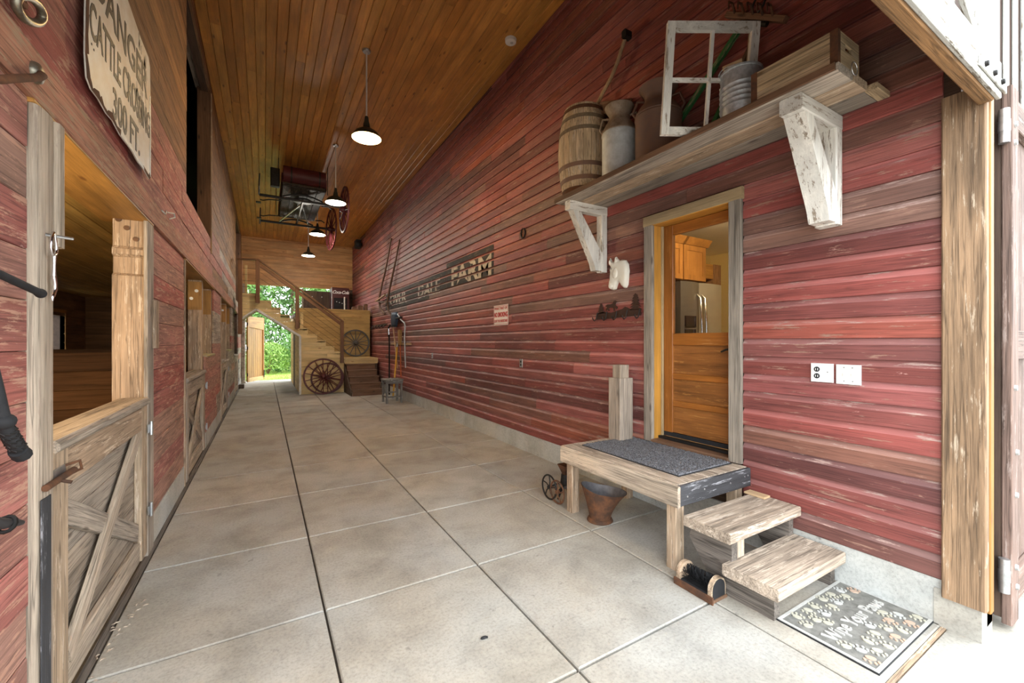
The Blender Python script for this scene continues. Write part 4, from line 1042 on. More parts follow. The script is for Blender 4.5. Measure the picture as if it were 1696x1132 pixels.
# scythe handle and wooden scoop
sn = thing('scythe_handle', 'curved wooden scythe handle rising out of the open barrel', 'tool', (3.06, 3.4, ZT))
pts = [(2.93, 3.40, 3.12), (2.98, 3.42, 3.60), (3.04, 3.43, 4.00), (3.08, 3.32, 4.18), (3.085, 3.20, 4.28), (3.09, 3.11, 4.40), (3.095, 3.06, 4.50), (3.10, 3.02, 4.58)]
MB().tube(pts, [.020, .022, .022, .021, .020, .020, .019, .019], 10).build('snath', 'handle', sn, 60, axis='z')
MB().cbox(3.06, 3.14, 2.97, 3.03, 4.56, 4.64, .01, 'x').build('iron_head', IRON, sn)
sc_ = thing('wooden_scoop', 'dark wooden feed scoop box wedged behind the small milk can', 'scoop', (3.05, 3.05, ZT))
tbeam('back_board', (3.10, 3.26, 3.98), (3.10, 2.96, 3.86), .16, .018, 'oldbrown', sc_, up=(1, 0, 0)); tbeam('bottom_board', (3.03, 3.24, 3.90), (3.03, 2.94, 3.78), .02, .14, 'oldbrown', sc_, up=(1, 0, 0))
tbeam('side_board', (2.97, 3.24, 3.96), (2.97, 2.95, 3.84), .10, .016, 'oldbrown', sc_, up=(1, 0, 0)); tbeam('leg', (3.06, 3.14, 3.85), (3.07, 3.16, 3.04), .03, .03, 'oldbrown', sc_)

# ------------------------------------------------------------------ entry platform, mat, steps
pl = thing('entry_platform', 'weathered wooden platform with a charred end board below the kitchen door', 'platform', (2.75, 2.42, 0))
px0, px1, py0, py1 = 2.35, 3.155, 1.80, 3.05
for k in range(5):
    a = px0 + k * (px1 - px0) / 5
    MB().cbox(a + .001, a + (px1 - px0) / 5 - .001, py0 + .03, py1, .565, .60, .005, 'y').build('top_board', 'step', pl, axis='y')
MB().cbox(px0 - .028, px0 - .001, py0, py1 + .01, .455, .598, .008, 'y').build('front_apron', 'paleweather', pl, axis='y')
MB().cbox(px0, px1, py0, py0 + .029, .46, .596, .006, 'x').build('end_apron', 'charred', pl, axis='x')
MB().cbox(px0, px1, py1 + .001, py1 + .025, .46, .598, .006, 'x').build('end_apron', 'paleweather', pl, axis='x')
MB().cbox(px1 - .03, px1, py0 + .03, py1, .46, .564, .004, 'y').build('back_apron', 'step', pl, axis='y')
for (x, y) in ((2.385, 2.965), (2.385, 1.86), (3.07, 2.965), (3.07, 1.86)):
    MB().cbox(x, x + .085, y, y + .085, 0, .564, .008, 'z').build('leg', 'warmweather', pl, axis='z')
for y in (1.84, 2.2, 2.6): MB().lathe([(0, .008), (.006, .006), (.007, 0)], (px0 + .1, py0 - .0, .5), 8, 'y') if False else None
for x in (2.42, 2.6, 2.9, 3.08, 3.12):
    MB().lathe([(0, -.004), (.006, -.003), (.007, 0)], (x, py0, .53 - .02 * math.sin(x * 40)), 8, 'y').build('nail', STEEL, pl)
mt = MB(); nx, ny = 78, 120; mx0, mx1, my0, my1 = 2.50, 3.12, 1.93, 2.96
rg = random.Random(3)
vs_ = [(mx0 + (mx1 - mx0) * i / nx, my0 + (my1 - my0) * j / ny, .604 + (.0 if i in (0, nx) or j in (0, ny) else .006 + rg.uniform(0, .009))) for j in range(ny + 1) for i in range(nx + 1)]
fs_ = [(j * (nx + 1) + i, j * (nx + 1) + i + 1, (j + 1) * (nx + 1) + i + 1, (j + 1) * (nx + 1) + i) for j in range(ny) for i in range(nx)]
mt.add(vs_, fs_)
rug = thing('door_rug', 'dark grey carpet mat on the entry platform', 'mat', (2.81, 2.45, .60))
mt.build('pile', simple('carpet_grey', (.20, .20, .215), .95, col2=(.035, .035, .04), vscale=120), rug)
MB().cbox(mx0 - .004, mx1 + .004, my0 - .004, my1 + .004, .6005, .607, .002, 'y').build('backing', BLACKRUB, rug)

stp = thing('plank_steps', 'two thick plank steps leading up to the entry platform', 'steps', (2.78, 1.5, 0))
MB().cbox(2.345, 3.155, 1.455, 1.775, .355, .42, .006, 'x').build('tread', 'step', stp, axis='x')
MB().cbox(2.365, 3.155, 1.20, 1.52, .148, .218, .006, 'x').build('tread', 'step', stp, axis='x')
for x in (2.43, 3.09):
    p = [(1.255, .0), (1.255, .147), (1.50, .147), (1.50, .354), (1.77, .354), (1.795, .26), (1.60, .0)]
    MB().prism(p, 'x', x, x + .055).build('stringer', 'stringer', stp, axis='y')
MB().cbox(2.488, 2.56, 1.50, 1.54, .219, .354, .004, 'x').build('riser_block', 'paleweather', stp)
MB().cbox(3.07, 3.15, 1.655, 1.80, .421, .435, .003, 'y').build('shim', 'handle', stp)

# boot brush
bb = thing('boot_brush', 'black bristle boot brush with rounded wooden ends beside the steps', 'boot brush', (2.34, 1.63, 0))
MB().cbox(2.262, 2.41, 1.515, 1.775, 0.004, .022, .004, 'y').build('base', 'oldbrown', bb, axis='y')
MB().cbox(2.256, 2.268, 1.51, 1.78, 0.0, .045, .003, 'y').build('scraper', RUST, bb)
for y, sg in ((1.535, 0), (1.755, 1)):
    pts = [(2.266, .02)] + [(2.335 + .069 * math.cos(a), .075 + .065 * math.sin(a)) for a in [math.pi - math.pi * k / 12 for k in range(13)]] + [(2.404, .02)]
    MB().prism(pts, 'y', y - .013, y + .013).build('end_board', 'warmweather', bb, axis='x')
    q = [(2.335 + (a - 2.335) * .86, .022 + (b - .02) * .9) for a, b in pts]
    yy = y - .0135 if sg == 0 else y + .0135
    MB().prism(q, 'y', yy - .0015, yy + .0015).build('painted_face', BLACKRUB, bb)
m = MB(); rg = random.Random(5)
for k in range(420):
    y = rg.uniform(1.555, 1.735); a = rg.uniform(.15, math.pi - .15)
    c0 = Vector((2.335 + .068 * math.cos(a), y, .05 + .078 * math.sin(a))); c1 = Vector((2.335 + .022 * math.cos(a) + rg.uniform(-.012, .012), y + rg.uniform(-.02, .02), .042 + .035 * math.sin(a)))
    w = Vector((rg.uniform(-.002, .002), .0022, 0)); m.add([c0 - w, c0 + w, c1 + w, c1 - w], [(0, 1, 2, 3)])
m.cbox(2.275, 2.395, 1.549, 1.741, .022, .045, .006, 'y')
tag(m.build('bristles', BLACKRUB, bb), kind='stuff')

# paw-print doormat
dm = thing('paw_doormat', 'grey rubber doormat with pale paw prints reading Wipe Your Paws', 'doormat', (2.83, 1.02, 0))
qx0, qx1, qy0, qy1 = 2.45, 3.19, .80, 1.255
MATG = simple('mat_grey', (.22, .215, .195), .85, var=.35, vscale=25); MATW = simple('mat_white', (.50, .49, .46), .8, var=.15)
MB().cbox(qx0, qx1, qy0, qy1, .0, .008, .002, 'x').build('base', BLACKRUB, dm)
MB().box(qx0 + .02, qx1 - .02, qy0 + .02, qy1 - .02, .008, .0095).build('field', MATG, dm)
m = MB()
for (a, b, c, d) in ((qx0 + .004, qx1 - .004, qy0 + .004, qy0 + .02), (qx0 + .004, qx1 - .004, qy1 - .02, qy1 - .004), (qx0 + .004, qx0 + .02, qy0 + .02, qy1 - .02), (qx1 - .02, qx1 - .004, qy0 + .02, qy1 - .02)): m.box(a, b, c, d, .008, .012)
m.build('border', MATW, dm)
cen = Vector(((qx0 + qx1) / 2, (qy0 + qy1) / 2, .013))
text('lettering', 'Wipe Your Paws', .098, cen, (1, 0, 0), (0, 1, 0), MATW, dm, .008, .0004, .86, spacing=1.06)
PC = [simple('paw_cream', (.44, .42, .34), .8), simple('paw_white', (.45, .45, .43), .8), simple('paw_peach', (.46, .33, .25), .8)]
rg = random.Random(11); cnt = 0
for j, y in enumerate((qy0 + .055, qy0 + .115, qy0 + .17, qy1 - .17, qy1 - .115, qy1 - .055)):
    for i in range(7):
        x = qx0 + .075 + i * .099 + (.04 if j % 2 else 0) + rg.uniform(-.012, .012)
        yy = y + rg.uniform(-.008, .008)
        if abs(yy - cen.y) < .06 or x > qx1 - .05: continue
        a = rg.choice((-1.2, -.9, 1.9, 2.2)) + rg.uniform(-.3, .3); m = MB(); ca, sa = math.cos(a), math.sin(a)
        def ell(ox, oy, rx, ry, z1):
            n = 10; pts = []
            for k in range(n):
                t = 2 * math.pi * k / n; ex, ey = ox + rx * math.cos(t), oy + ry * math.sin(t)
                pts.append((x + ca * ex - sa * ey, yy + sa * ex + ca * ey))
            m.prism(pts, 'z', .009, z1)
        ell(0, -.010, .023, .014, .0155)
        for tx, ty in ((-.028, .010), (-.011, .023), (.011, .023), (.028, .010)): ell(tx, ty, .0062, .0095, .0145)
        m.build('paw_print', PC[rg.choice((0, 0, 1, 1, 2))], dm)

# coal scuttle
cs_ = thing('coal_scuttle', 'rusty brown coal scuttle with a pouring lip under the platform', 'bucket', (2.52, 2.74, 0))
def scut(off):
    m = MB(); n = 36; rings = 9; o = Vector((2.50, 2.73, 0)); dirn = math.atan2(-.62, .78)
    vs_ = []
    for i in range(rings):
        t = i / (rings - 1)
        for k in range(n):
            a = 2 * math.pi * k / n; c = math.cos(a - dirn)
            r = (.088 + .055 * t + off) + t * t * (.085 * max(0, c) ** 2.2 + .02 * max(0, -c) ** 2)
            zt = .285 - .035 * max(0, c) ** 1.5 + .03 * max(0, -c) - .018 * math.sin(a - dirn) ** 2
            vs_.append(o + Vector((r * math.cos(a), r * math.sin(a), .03 + (zt - .03) * t)))
    fs_ = [(i * n + k, i * n + (k + 1) % n, (i + 1) * n + (k + 1) % n, (i + 1) * n + k) for i in range(rings - 1) for k in range(n)]
    m.add(vs_, fs_); return m, o
m, o = scut(0); m.build('shell', RUST, cs_, 60)
m, _ = scut(-.005); m.lathe([(0, .05), (.085, .05)], o, 20, cap=False); m.build('lining', simple('scuttle_inside', (.20, .19, .20), .6, .4, var=.3), cs_, 60)
MB().lathe([(.0, 0), (.105, 0), (.112, .006), (.105, .022), (.086, .034), (0, .034)], o, 28).build('foot_ring', RUST, cs_, 40)
MB().tube([o + Vector((-.085, -.10, .25)), o + Vector((-.10, -.07, .235)), o + Vector((-.10, -.05, .215))], .006, 6).build('ear', simple('brass_old', (.36, .20, .06), .5, .6), cs_, 40)

# cast-iron grinder with wheels
gr = thing('grain_grinder', 'small black iron grinder with rusty hopper and spoked wheels next to the platform leg', 'grinder', (2.52, 3.3, 0))
m = MB(); o = Vector((2.54, 3.26, 0))
m.lathe([(.035, .25), (.06, .30), (.085, .345), (.08, .345), (.055, .30), (.03, .26)], o, 4, cap=False, a0=R(45), a1=R(45) + 2 * math.pi); m.build('hopper', RUST, gr)
MB().lathe([(.0, .14), (.05, .14), (.055, .16), (.05, .20), (.045, .25), (0, .25)], o, 18).build('body', IRON, gr, 40)
MB().lathe([(0, .125), (.062, .125), (.066, .14), (.055, .15), (0, .15)], o, 18).build('collar', simple('grey_iron', (.16, .16, .17), .4, .7), gr, 40)
for a in (20, 140, 260):
    d = Vector((math.cos(R(a)), math.sin(R(a)), 0)); MB().tube([o + d * .03 + Vector((0, 0, .13)), o + d * .05 + Vector((0, 0, .07)), o + d * .075], [.012, .01, .009], 7).build('leg', IRON, gr, 40)
for yy, zc_, rr in ((3.21, .115, .105), (3.34, .125, .115)):
    xx = 2.40; wo = Vector((xx, yy, zc_)); m = MB()
    m.tube([wo + Vector((0, rr * math.cos(t), rr * math.sin(t))) for t in [2 * math.pi * k / 28 for k in range(28)]], .0085, 7, closed=True)
    for k in range(5):
        t = 2 * math.pi * k / 5 + .3; m.tube([wo, wo + Vector((0, rr * .5 * math.cos(t + .2), rr * .5 * math.sin(t + .2))), wo + Vector((0, rr * math.cos(t), rr * math.sin(t)))], .006, 6)
    m.cyl(wo - Vector((.015, 0, 0)), wo + Vector((.02, 0, 0)), .018, 10); m.build('flywheel', RUST if yy < 3.3 else IRON, gr, 50)
    MB().cyl(wo, (2.54, yy * .4 + 3.26 * .6, .17), .008, 6).build('axle', IRON, gr)

# cut post standing on the platform
cp2 = thing('cut_post', 'short grey timber post with a tenon standing on the platform beside the door', 'post', (2.97, 2.97, .6))
MB().cbox(2.885, 3.06, 2.875, 3.035, .60, 1.20, .008, 'z').build('shaft', 'grey', cp2)
MB().cbox(2.915, 3.03, 2.90, 3.01, 1.20, 1.325, .006, 'z').build('tenon', 'grey', cp2)

# ------------------------------------------------------------------ things on the right wall
def wallpoly(m, pts, x0, x1): m.prism([(p[0], p[1]) for p in pts], 'x', x0, x1)
XW = WR - .001
# horse head plaque
hd = thing('horse_head_plaque', 'white plaster horse head plaque on the red wall left of the door', 'plaque', (WR - .03, 3.16, 2.25))
HY, HZ, HW, HH = 3.31, 2.435, .29, .345     # +Y is the image's left
# coordinates: u to the right in the photo (towards -Y), v down
ol = [(.07, .00), (.15, .10), (.23, .16), (.31, .17), (.37, .0), (.47, .10), (.55, .15), (.68, .13), (.84, .17), (.95, .30), (.985, .50), (.96, .72), (.93, .90), (.86, .985), (.76, .985), (.66, .92), (.58, .80), (.55, .74),
      (.47, .80), (.42, .88), (.36, .98), (.24, 1.0), (.10, .97), (.02, .90), (.04, .82), (.09, .70), (.10, .55), (.11, .42), (.08, .36), (.14, .28), (.09, .22)]
base = [Vector((0, HY - u * HW, HZ - v * HH)) for u, v in ol]
cen2 = Vector((0, HY - .47 * HW, HZ - .52 * HH))
m = MB(); n = len(base); levels = [(1.0, 0.0), (.97, .018), (.88, .032), (.70, .042), (.45, .046)]
spine = [Vector((0, HY - .28 * HW, HZ - .62 * HH)), Vector((0, HY - .45 * HW, HZ - .38 * HH)), Vector((0, HY - .76 * HW, HZ - .62 * HH))]
def near_spine(p):
    best = None
    for i in range(2):
        a, b = spine[i], spine[i + 1]; t = max(0, min(1, (p - a).dot(b - a) / (b - a).length_squared)); q = a + (b - a) * t
        if best is None or (p - q).length < (p - best).length: best = q
    return best
vs_ = []
for s_, dp in levels:
    for p in base:
        q = near_spine(p); r = q + (p - q) * s_; vs_.append(Vector((WR - .002 - dp, r.y, r.z)))
fs_ = [(i * n + k, i * n + (k + 1) % n, (i + 1) * n + (k + 1) % n, (i + 1) * n + k) for i in range(len(levels) - 1) for k in range(n)] + [tuple((len(levels) - 1) * n + k for k in range(n)), tuple(range(n - 1, -1, -1))]
PLAS = simple('plaster_white', (.78, .75, .66), .6, var=.08, vscale=8)
m.add(vs_, fs_); m.build('head', PLAS, hd, 50)
for (u, v) in ((.11, .12), (.40, .10)):
    MB().sphere((WR - .035, HY - u * HW - .008, HZ - v * HH - .012), .03, 8, 6, (.5, .42, 1)).build('ear', PLAS, hd, 60)
MB().sphere((WR - .040, HY - .42 * HW, HZ - .52 * HH), .05, 14, 8, (.45, .9, 1.15)).build('cheek', PLAS, hd, 60)
MB().sphere((WR - .034, HY - .19 * HW, HZ - .86 * HH), .036, 14, 8, (.6, 1.0, 1.0)).build('muzzle', PLAS, hd, 60)
MB().sphere((WR - .048, HY - .24 * HW, HZ - .36 * HH), .012, 8, 6).build('eye', simple('plaster_shadow', (.35, .32, .27), .7), hd, 60)
MB().sphere((WR - .036, HY - .13 * HW, HZ - .88 * HH), .011, 8, 6, (.6, 1, 1.2)).build('nostril', simple('plaster_shadow', (.35, .32, .27), .7), hd, 60)
# coat rack silhouette
ck2 = thing('coat_rack', 'brown metal hook rack cut out as a horse among pine trees', 'coat rack', (WR - .02, 3.19, 1.9))
RK = simple('rack_brown', (.055, .026, .018), .6, .3, var=.2)
def RP(u, v): return (3.515 - u * .66, 2.035 - v * .25)      # u right, v down in the cut-out's box
m = MB(); x0, x1 = WR - .010, WR - .005
wallpoly(m, [RP(*p) for p in [(.02, .98), (.02, .72), (.10, .68), (.20, .66), (.36, .72), (.48, .66), (.60, .60), (.66, .52), (.72, .58), (.78, .66), (.97, .66), (.97, .92)]], x0, x1)
for cx, top, wd, bot in ((.12, .28, .10, .72), (.865, .02, .13, .68)):
    k = 6; L_, R_ = [], []
    for i in range(k):
        t0 = top + (bot - top) * i / k; t1 = top + (bot - top) * (i + 1) / k; w1 = wd * (.25 + .75 * (i + 1) / k)
        L_ += [(cx - w1 * .35 * (i > 0), t0 + .001), (cx - w1, t1)]; R_ += [(cx + w1 * .35 * (i > 0) + .001, t0 + .001), (cx + w1, t1)]
    wallpoly(m, [RP(*p) for p in L_ + R_[::-1]], x0, x1)
hs = [(.255, .50), (.27, .42), (.235, .46), (.225, .40), (.27, .35), (.34, .36), (.39, .33), (.41, .24), (.45, .22), (.485, .30), (.46, .31), (.45, .40), (.455, .45), (.50, .52), (.47, .60), (.46, .54), (.42, .50), (.44, .62), (.41, .66), (.40, .52), (.33, .50), (.29, .54), (.33, .60), (.30, .64), (.27, .56), (.25, .62), (.225, .60)]
wallpoly(m, [RP(*p) for p in hs], x0, x1)
m.build('cutout', RK, ck2)
for u in (.035, .26, .48, .70, .95):
    y, z = RP(u, .84)
    MB().tube([(WR - .008, y, z + .045), (WR - .02, y, z + .01), (WR - .03, y, z - .035), (WR - .055, y, z - .05), (WR - .075, y, z - .03), (WR - .08, y, z - .01)], .0055, 6).build('hook', IRON, ck2, 50)
# outlet plates by the post
p1 = thing('outlet_plate', 'white plate with two black sockets on the red wall right of the door', 'outlet', (WR - .005, 1.33, 1.34))
MB().cbox(WR - .010, WR - .002, 1.268, 1.398, 1.283, 1.405, .003, 'z').build('plate', WHITEPL, p1)
for z in (1.322, 1.366): 
    s_ = MB().lathe([(0, -.003), (.017, -.003), (.0175, 0)], (WR - .010, 1.362, z), 16, 'x').build('socket', BLACKRUB, p1)
    MB().box(WR - .0145, WR - .013, 1.354, 1.357, z - .007, z + .007).box(WR - .0145, WR - .013, 1.367, 1.37, z - .007, z + .007).build('slot', WHITEPL, s_)
MB().cyl((WR - .010, 1.30, 1.35), (WR - .013, 1.30, 1.35), .004, 8).build('screw', STEEL, p1)
p2 = thing('blank_plate', 'blank white double switch plate nearest to the front post', 'switch plate', (WR - .005, 1.19, 1.34))
MB().cbox(WR - .010, WR - .002, 1.122, 1.254, 1.28, 1.403, .003, 'z').build('plate', WHITEPL, p2)
for y in (1.165, 1.21):
    MB().box(WR - .018, WR - .010, y - .004, y + .004, 1.33, 1.352).build('toggle', WHITEPL, p2)
    for z in (1.30, 1.385): MB().cyl((WR - .010, y, z), (WR - .0125, y, z), .004, 8).build('screw', STEEL, p2)
for y, lb in ((5.09, 'small grey metal outlet on the red wall below the no smoking sign'), (8.78, 'small grey metal outlet on the red wall under the painted lettering')):
    q = thing('wall_outlet', lb, 'outlet', (WR - .005, y, 1.24))
    MB().cbox(WR - .012, WR - .002, y - .04, y + .04, 1.18, 1.30, .003, 'z').build('plate', STEEL, q)
    for z in (1.215, 1.262): MB().lathe([(0, -.003), (.015, -.003), (.016, 0)], (WR - .012, y, z), 12, 'x').build('socket', BLACKRUB, q)
# no smoking sign
ns_ = thing('no_smoking_sign', 'white metal sign with red lettering reading What part of no smoking', 'sign', (WR - .01, 5.69, 1.81))
SY0, SY1, SZ0, SZ1 = 5.46, 5.92, 1.805, 2.118
MB().cbox(WR - .008, WR - .002, SY0, SY1, SZ0, SZ1, .002, 'z').build('plate', simple('sign_white', (.72, .69, .66), .4), ns_)
REDI = simple('sign_red', (.42, .02, .025), .5)
m = MB()
for (a, b, c, d) in ((SY0 + .012, SY1 - .012, SZ0 + .012, SZ0 + .018), (SY0 + .012, SY1 - .012, SZ1 - .018, SZ1 - .012), (SY0 + .012, SY0 + .018, SZ0 + .012, SZ1 - .012), (SY1 - .018, SY1 - .012, SZ0 + .012, SZ1 - .012)): m.box(WR - .0092, WR - .008, a, b, c, d)
m.build('border', REDI, ns_)
yc = (SY0 + SY1) / 2
text('lettering', 'WHAT PART OF', .058, (WR - .009, yc, 2.065), (0, -1, 0), (0, 0, 1), REDI, ns_, .002, .001, .95)
text('lettering', 'NO SMOKING', .098, (WR - .009, yc, 1.965), (0, -1, 0), (0, 0, 1), REDI, ns_, .002, .004, .68)
text('lettering', "DON'T YOU UNDERSTAND", .058, (WR - .009, yc, 1.868), (0, -1, 0), (0, 0, 1), REDI, ns_, .002, .001, .58)

# painted lettering on the reused boards, broken up by the boards
def painted(name, parent, body, size, y, z, sx, mat, drop=.12, bold=.01, seed=1):
    vs_, fs_ = text_mb(body, size, 0, bold)
    me = bpy.data.meshes.new('t'); me.from_pydata([(v.x * sx, v.y, 0) for v in vs_], [], fs_)
    bm = bmesh.new(); bm.from_mesh(me); bpy.data.meshes.remove(me); bmesh.ops.triangulate(bm, faces=bm.faces); rg = random.Random(seed)
    out = MB(); k0 = int((z - size - .25) / PITCH) - 1
    for k in range(k0, k0 + int(2 * size / PITCH) + 5):
        zb = .25 + k * PITCH
        for (c0, c1) in ((zb + .004, zb + .094),):
            b2 = bm.copy(); ge = b2.verts[:] + b2.edges[:] + b2.faces[:]
            bmesh.ops.bisect_plane(b2, geom=ge, plane_co=(0, c0 - z, 0), plane_no=(0, 1, 0), clear_inner=True)
            ge = b2.verts[:] + b2.edges[:] + b2.faces[:]
            bmesh.ops.bisect_plane(b2, geom=ge, plane_co=(0, c1 - z, 0), plane_no=(0, 1, 0), clear_outer=True)
            sh_ = rg.uniform(-.028, .028)
            b2.verts.index_update()
            out.add([(WR - .0058, y - v.co.x + sh_, v.co.y + z) for v in b2.verts], [tuple(v.index for v in f.verts) for f in b2.faces if rg.random() > drop])
            b2.free()
    bm.free()
    if out.v: return out.build(name, mat, parent)
pfl = thing('painted_lettering', 'faded white letters reading OVER DALE FARM painted on black boards', 'sign', (WR - .004, 9.3, 2.45))
LET = simple('letter_paint', (.60, .57, .48), .8, col2=(.40, .34, .28), vscale=16)
def blackrow(y0, y1, k0, k1, seed):
    rg = random.Random(seed)
    for k in range(k0, k1):
        z = .25 + k * PITCH; a = y0 + rg.uniform(-.12, .12) * 0 ; y = y1
        while y > y0 + .05:
            ln = rg.uniform(.9, 2.6); b = max(y0, y - ln)
            if rg.random() > .06: MB().box(WR - .0036, WR - .001, b + .002, y - .002, z + .004, z + .096).build('black_paint', 'blackpaint', pfl, axis='y')
            y = b
blackrow(5.93, 7.95, 18, 22, 4); blackrow(7.96, 9.0, 20, 21, 5); blackrow(7.96, 9.0, 18, 20, 6); blackrow(9.0, 12.9, 17, 21, 8)
painted('letter_paint', pfl, 'FARM', .50, 6.83, 2.80, 1.38, LET, .06, .016, 2)
painted('letter_paint', pfl, 'DALE', .44, 9.05, 2.72, 1.40, LET, .10, .012, 3)
painted('letter_paint', pfl, 'OVER', .44, 11.55, 2.72, 1.45, LET, .08, .012, 4)

# horseshoe, buggy shafts, tools, hook rail, stool
hsn = thing('horseshoe', 'dark iron horseshoe hung on the red wall above the no smoking sign', 'horseshoe', (WR - .01, 5.03, 3.1))
MB().tube([(WR - .012, 5.03 + .055 * math.sin(a) * (1 if abs(a) < 2 else .85), 3.09 - .07 * math.cos(a)) for a in [R(-150 + 300 * k / 18) for k in range(19)]], .012, 6).build('shoe', IRON, hsn, 50)
MB().cyl((WR, 5.03, 3.15), (WR - .03, 5.03, 3.16), .004, 6).build('nail', IRON, hsn)
th_ = thing('buggy_shafts', 'pair of long curved wooden buggy shafts hung high on the far red wall', 'shafts', (3.12, 12.5, 2.3))
MB().tube([(3.14, 12.13, 4.52), (3.12, 12.33, 4.12), (3.10, 12.70, 3.6), (3.09, 13.0, 3.32), (3.08, 13.38, 2.85), (3.09, 13.30, 2.6), (3.13, 12.85, 2.38)], [.022, .026, .03, .03, .032, .03, .028], 8).build('shaft', 'thill', th_, 60, axis='z')
MB().tube([(3.14, 11.26, 4.29), (3.12, 11.55, 3.82), (3.10, 11.85, 3.4), (3.09, 12.13, 3.04), (3.08, 12.32, 2.71), (3.09, 12.25, 2.45), (3.13, 11.87, 2.17)], [.022, .026, .03, .03, .032, .03, .028], 8).build('shaft', 'thill', th_, 60, axis='z')
tbeam('crossbar', (3.07, 13.75, 2.84), (3.07, 12.55, 2.93), .05, .04, 'handle', th_)
tbeam('crossbar', (3.05, 13.4, 2.80), (3.05, 12.2, 2.68), .05, .04, 'thill', th_)
hr = thing('hook_rail', 'row of small black hooks on the far red wall beside the loft', 'hooks', (WR - .01, 13.6, 2.05))
MB().cbox(WR - .015, WR - .001, 12.7, 14.6, 2.04, 2.09, .003, 'y').build('rail', 'darkbrown', hr)
for k in range(5):
    y = 12.85 + k * .4; MB().tube([(WR - .015, y, 2.07), (WR - .05, y, 2.03), (WR - .10, y, 1.97), (WR - .13, y, 2.02)], .018, 6).build('hook', IRON, hr, 50)
tr = thing('tool_rail', 'wooden rail holding tools on the far red wall', 'rail', (WR - .02, 11.2, 1.48))
MB().cbox(WR - .03, WR - .001, 10.3, 12.2, 1.46, 1.51, .003, 'y').build('rail', 'handle', tr)
for y in (10.6, 11.05, 11.5): MB().cyl((WR - .02, y + .06, 1.5), (WR - .09, y + .06, 1.53), .008, 6).build('peg', IRON, tr)
BLUE = simple('shovel_blue', (.030, .055, .10), .5, .4, var=.3)
t1 = thing('snow_shovel', 'dark blue wide shovel hung blade up on the far red wall', 'shovel', (3.09, 11.6, .8))
m = MB(); vs_ = []
for i in range(7):
    for j in range(6):
        u, v = i / 6 - .5, j / 5
        vs_.append((3.10 + .05 * (1 - 4 * u * u) * 0 - .07 + .10 * abs(u) ** 2 * 2, 11.60 + u * (.55 + .35 * v * (1 - v) * 2), 1.95 + v * .40))
m.add(vs_, [(i * 6 + j, i * 6 + j + 1, (i + 1) * 6 + j + 1, (i + 1) * 6 + j) for i in range(6) for j in range(5)])
o_ = m.build('blade', BLUE, t1, 60); sm = o_.modifiers.new('thickness', 'SOLIDIFY'); sm.thickness = .012
MB().cyl((3.07, 11.68, 2.0), (3.10, 11.32, .82), .018, 8).build('shaft', 'handle', t1, 50, axis='z')
t2 = thing('broom', 'straw broom hung head up with an orange handle on the far red wall', 'broom', (3.10, 11.05, .6))
MB().cyl((3.10, 11.08, 1.50), (3.11, 11.03, .62), .016, 8).build('shaft', simple('orange_paint', (.45, .10, .025), .5), t2, 50)
m = MB().prism([(10.98, 1.86), (11.18, 1.86), (11.15, 1.68), (11.12, 1.55), (11.11, 1.46), (11.05, 1.46), (11.04, 1.55), (11.01, 1.68)], 'x', 3.06, 3.13); m.build('straw_head', simple('straw', (.40, .23, .08), .9, var=.4, vscale=40), t2)
t3 = thing('long_hook_tool', 'long grey-handled tool with a bent metal top on the far red wall', 'tool', (3.1, 10.6, .9))
MB().tube([(3.10, 11.35, 2.32), (3.09, 10.95, 2.12), (3.09, 10.62, 2.02), (3.08, 10.55, 1.95), (3.09, 10.63, 1.64), (3.10, 10.58, .88)], [.018, .018, .02, .02, .018, .016], 8).build('shaft', GALV, t3, 50)
MB().cbox(3.05, 3.13, 10.95, 11.4, 2.16, 2.20, .01, 'y').build('head', IRON, t3)
t4 = thing('black_pipe', 'thin black pipe standing against the far red wall behind the tools', 'pipe', (3.12, 12.25, 0))
MB().tube([(3.13, 12.2, 2.02), (3.10, 12.27, 1.95), (3.12, 12.27, 1.5), (3.12, 12.27, 0.0)], [.03, .028, .022, .022], 8).build('pipe', IRON, t4, 50)
MB().cyl((3.10, 12.27, 1.93), (3.11, 12.27, 1.75), .031, 8).build('chrome_collar', CHROME, t4, 50)
t5 = thing('yellow_pole', 'bright yellow wooden pole leaning behind the grey stool', 'pole', (3.0, 11.35, 0))
MB().cyl((2.98, 11.33, .05), (3.10, 11.34, 1.45), .022, 8).build('pole', simple('yellow_paint', (.62, .34, .035), .5), t5, 50)
MB().cyl((3.09, 11.34, 1.40), (3.103, 11.34, 1.50), .025, 8).cyl((2.976, 11.33, 0), (2.981, 11.33, .06), .024, 8).build('ferrule', STEEL, t5, 50)
so = thing('stool', 'grey weathered wooden stool standing by the far red wall', 'stool', (2.8, 10.75, 0))
MB().cbox(2.57, 3.03, 10.50, 10.98, .565, .60, .006, 'y').build('seat', 'stoolgrey', so, axis='y'); MB().cbox(2.585, 3.015, 10.51, 10.53, .49, .565, .004, 'x').build('apron', 'stoolgrey', so, axis='x'); MB().cbox(2.585, 3.015, 10.95, 10.97, .49, .565, .004, 'x').build('apron', 'stoolgrey', so, axis='x')
for x in (2.60, 2.96):
    for y in (10.53, 10.92): MB().cbox(x, x + .05, y, y + .05, 0, .565, .006, 'z').build('leg', 'stoolgrey', so)
MB().cbox(2.65, 2.96, 10.54, 10.57, .14, .18, .003, 'x').build('stretcher', 'stoolgrey', so); MB().cbox(2.61, 2.64, 10.58, 10.92, .14, .18, .003, 'y').build('stretcher', 'stoolgrey', so); MB().cbox(2.65, 2.96, 10.93, 10.96, .22, .25, .003, 'x').build('stretcher', 'stoolgrey', so)

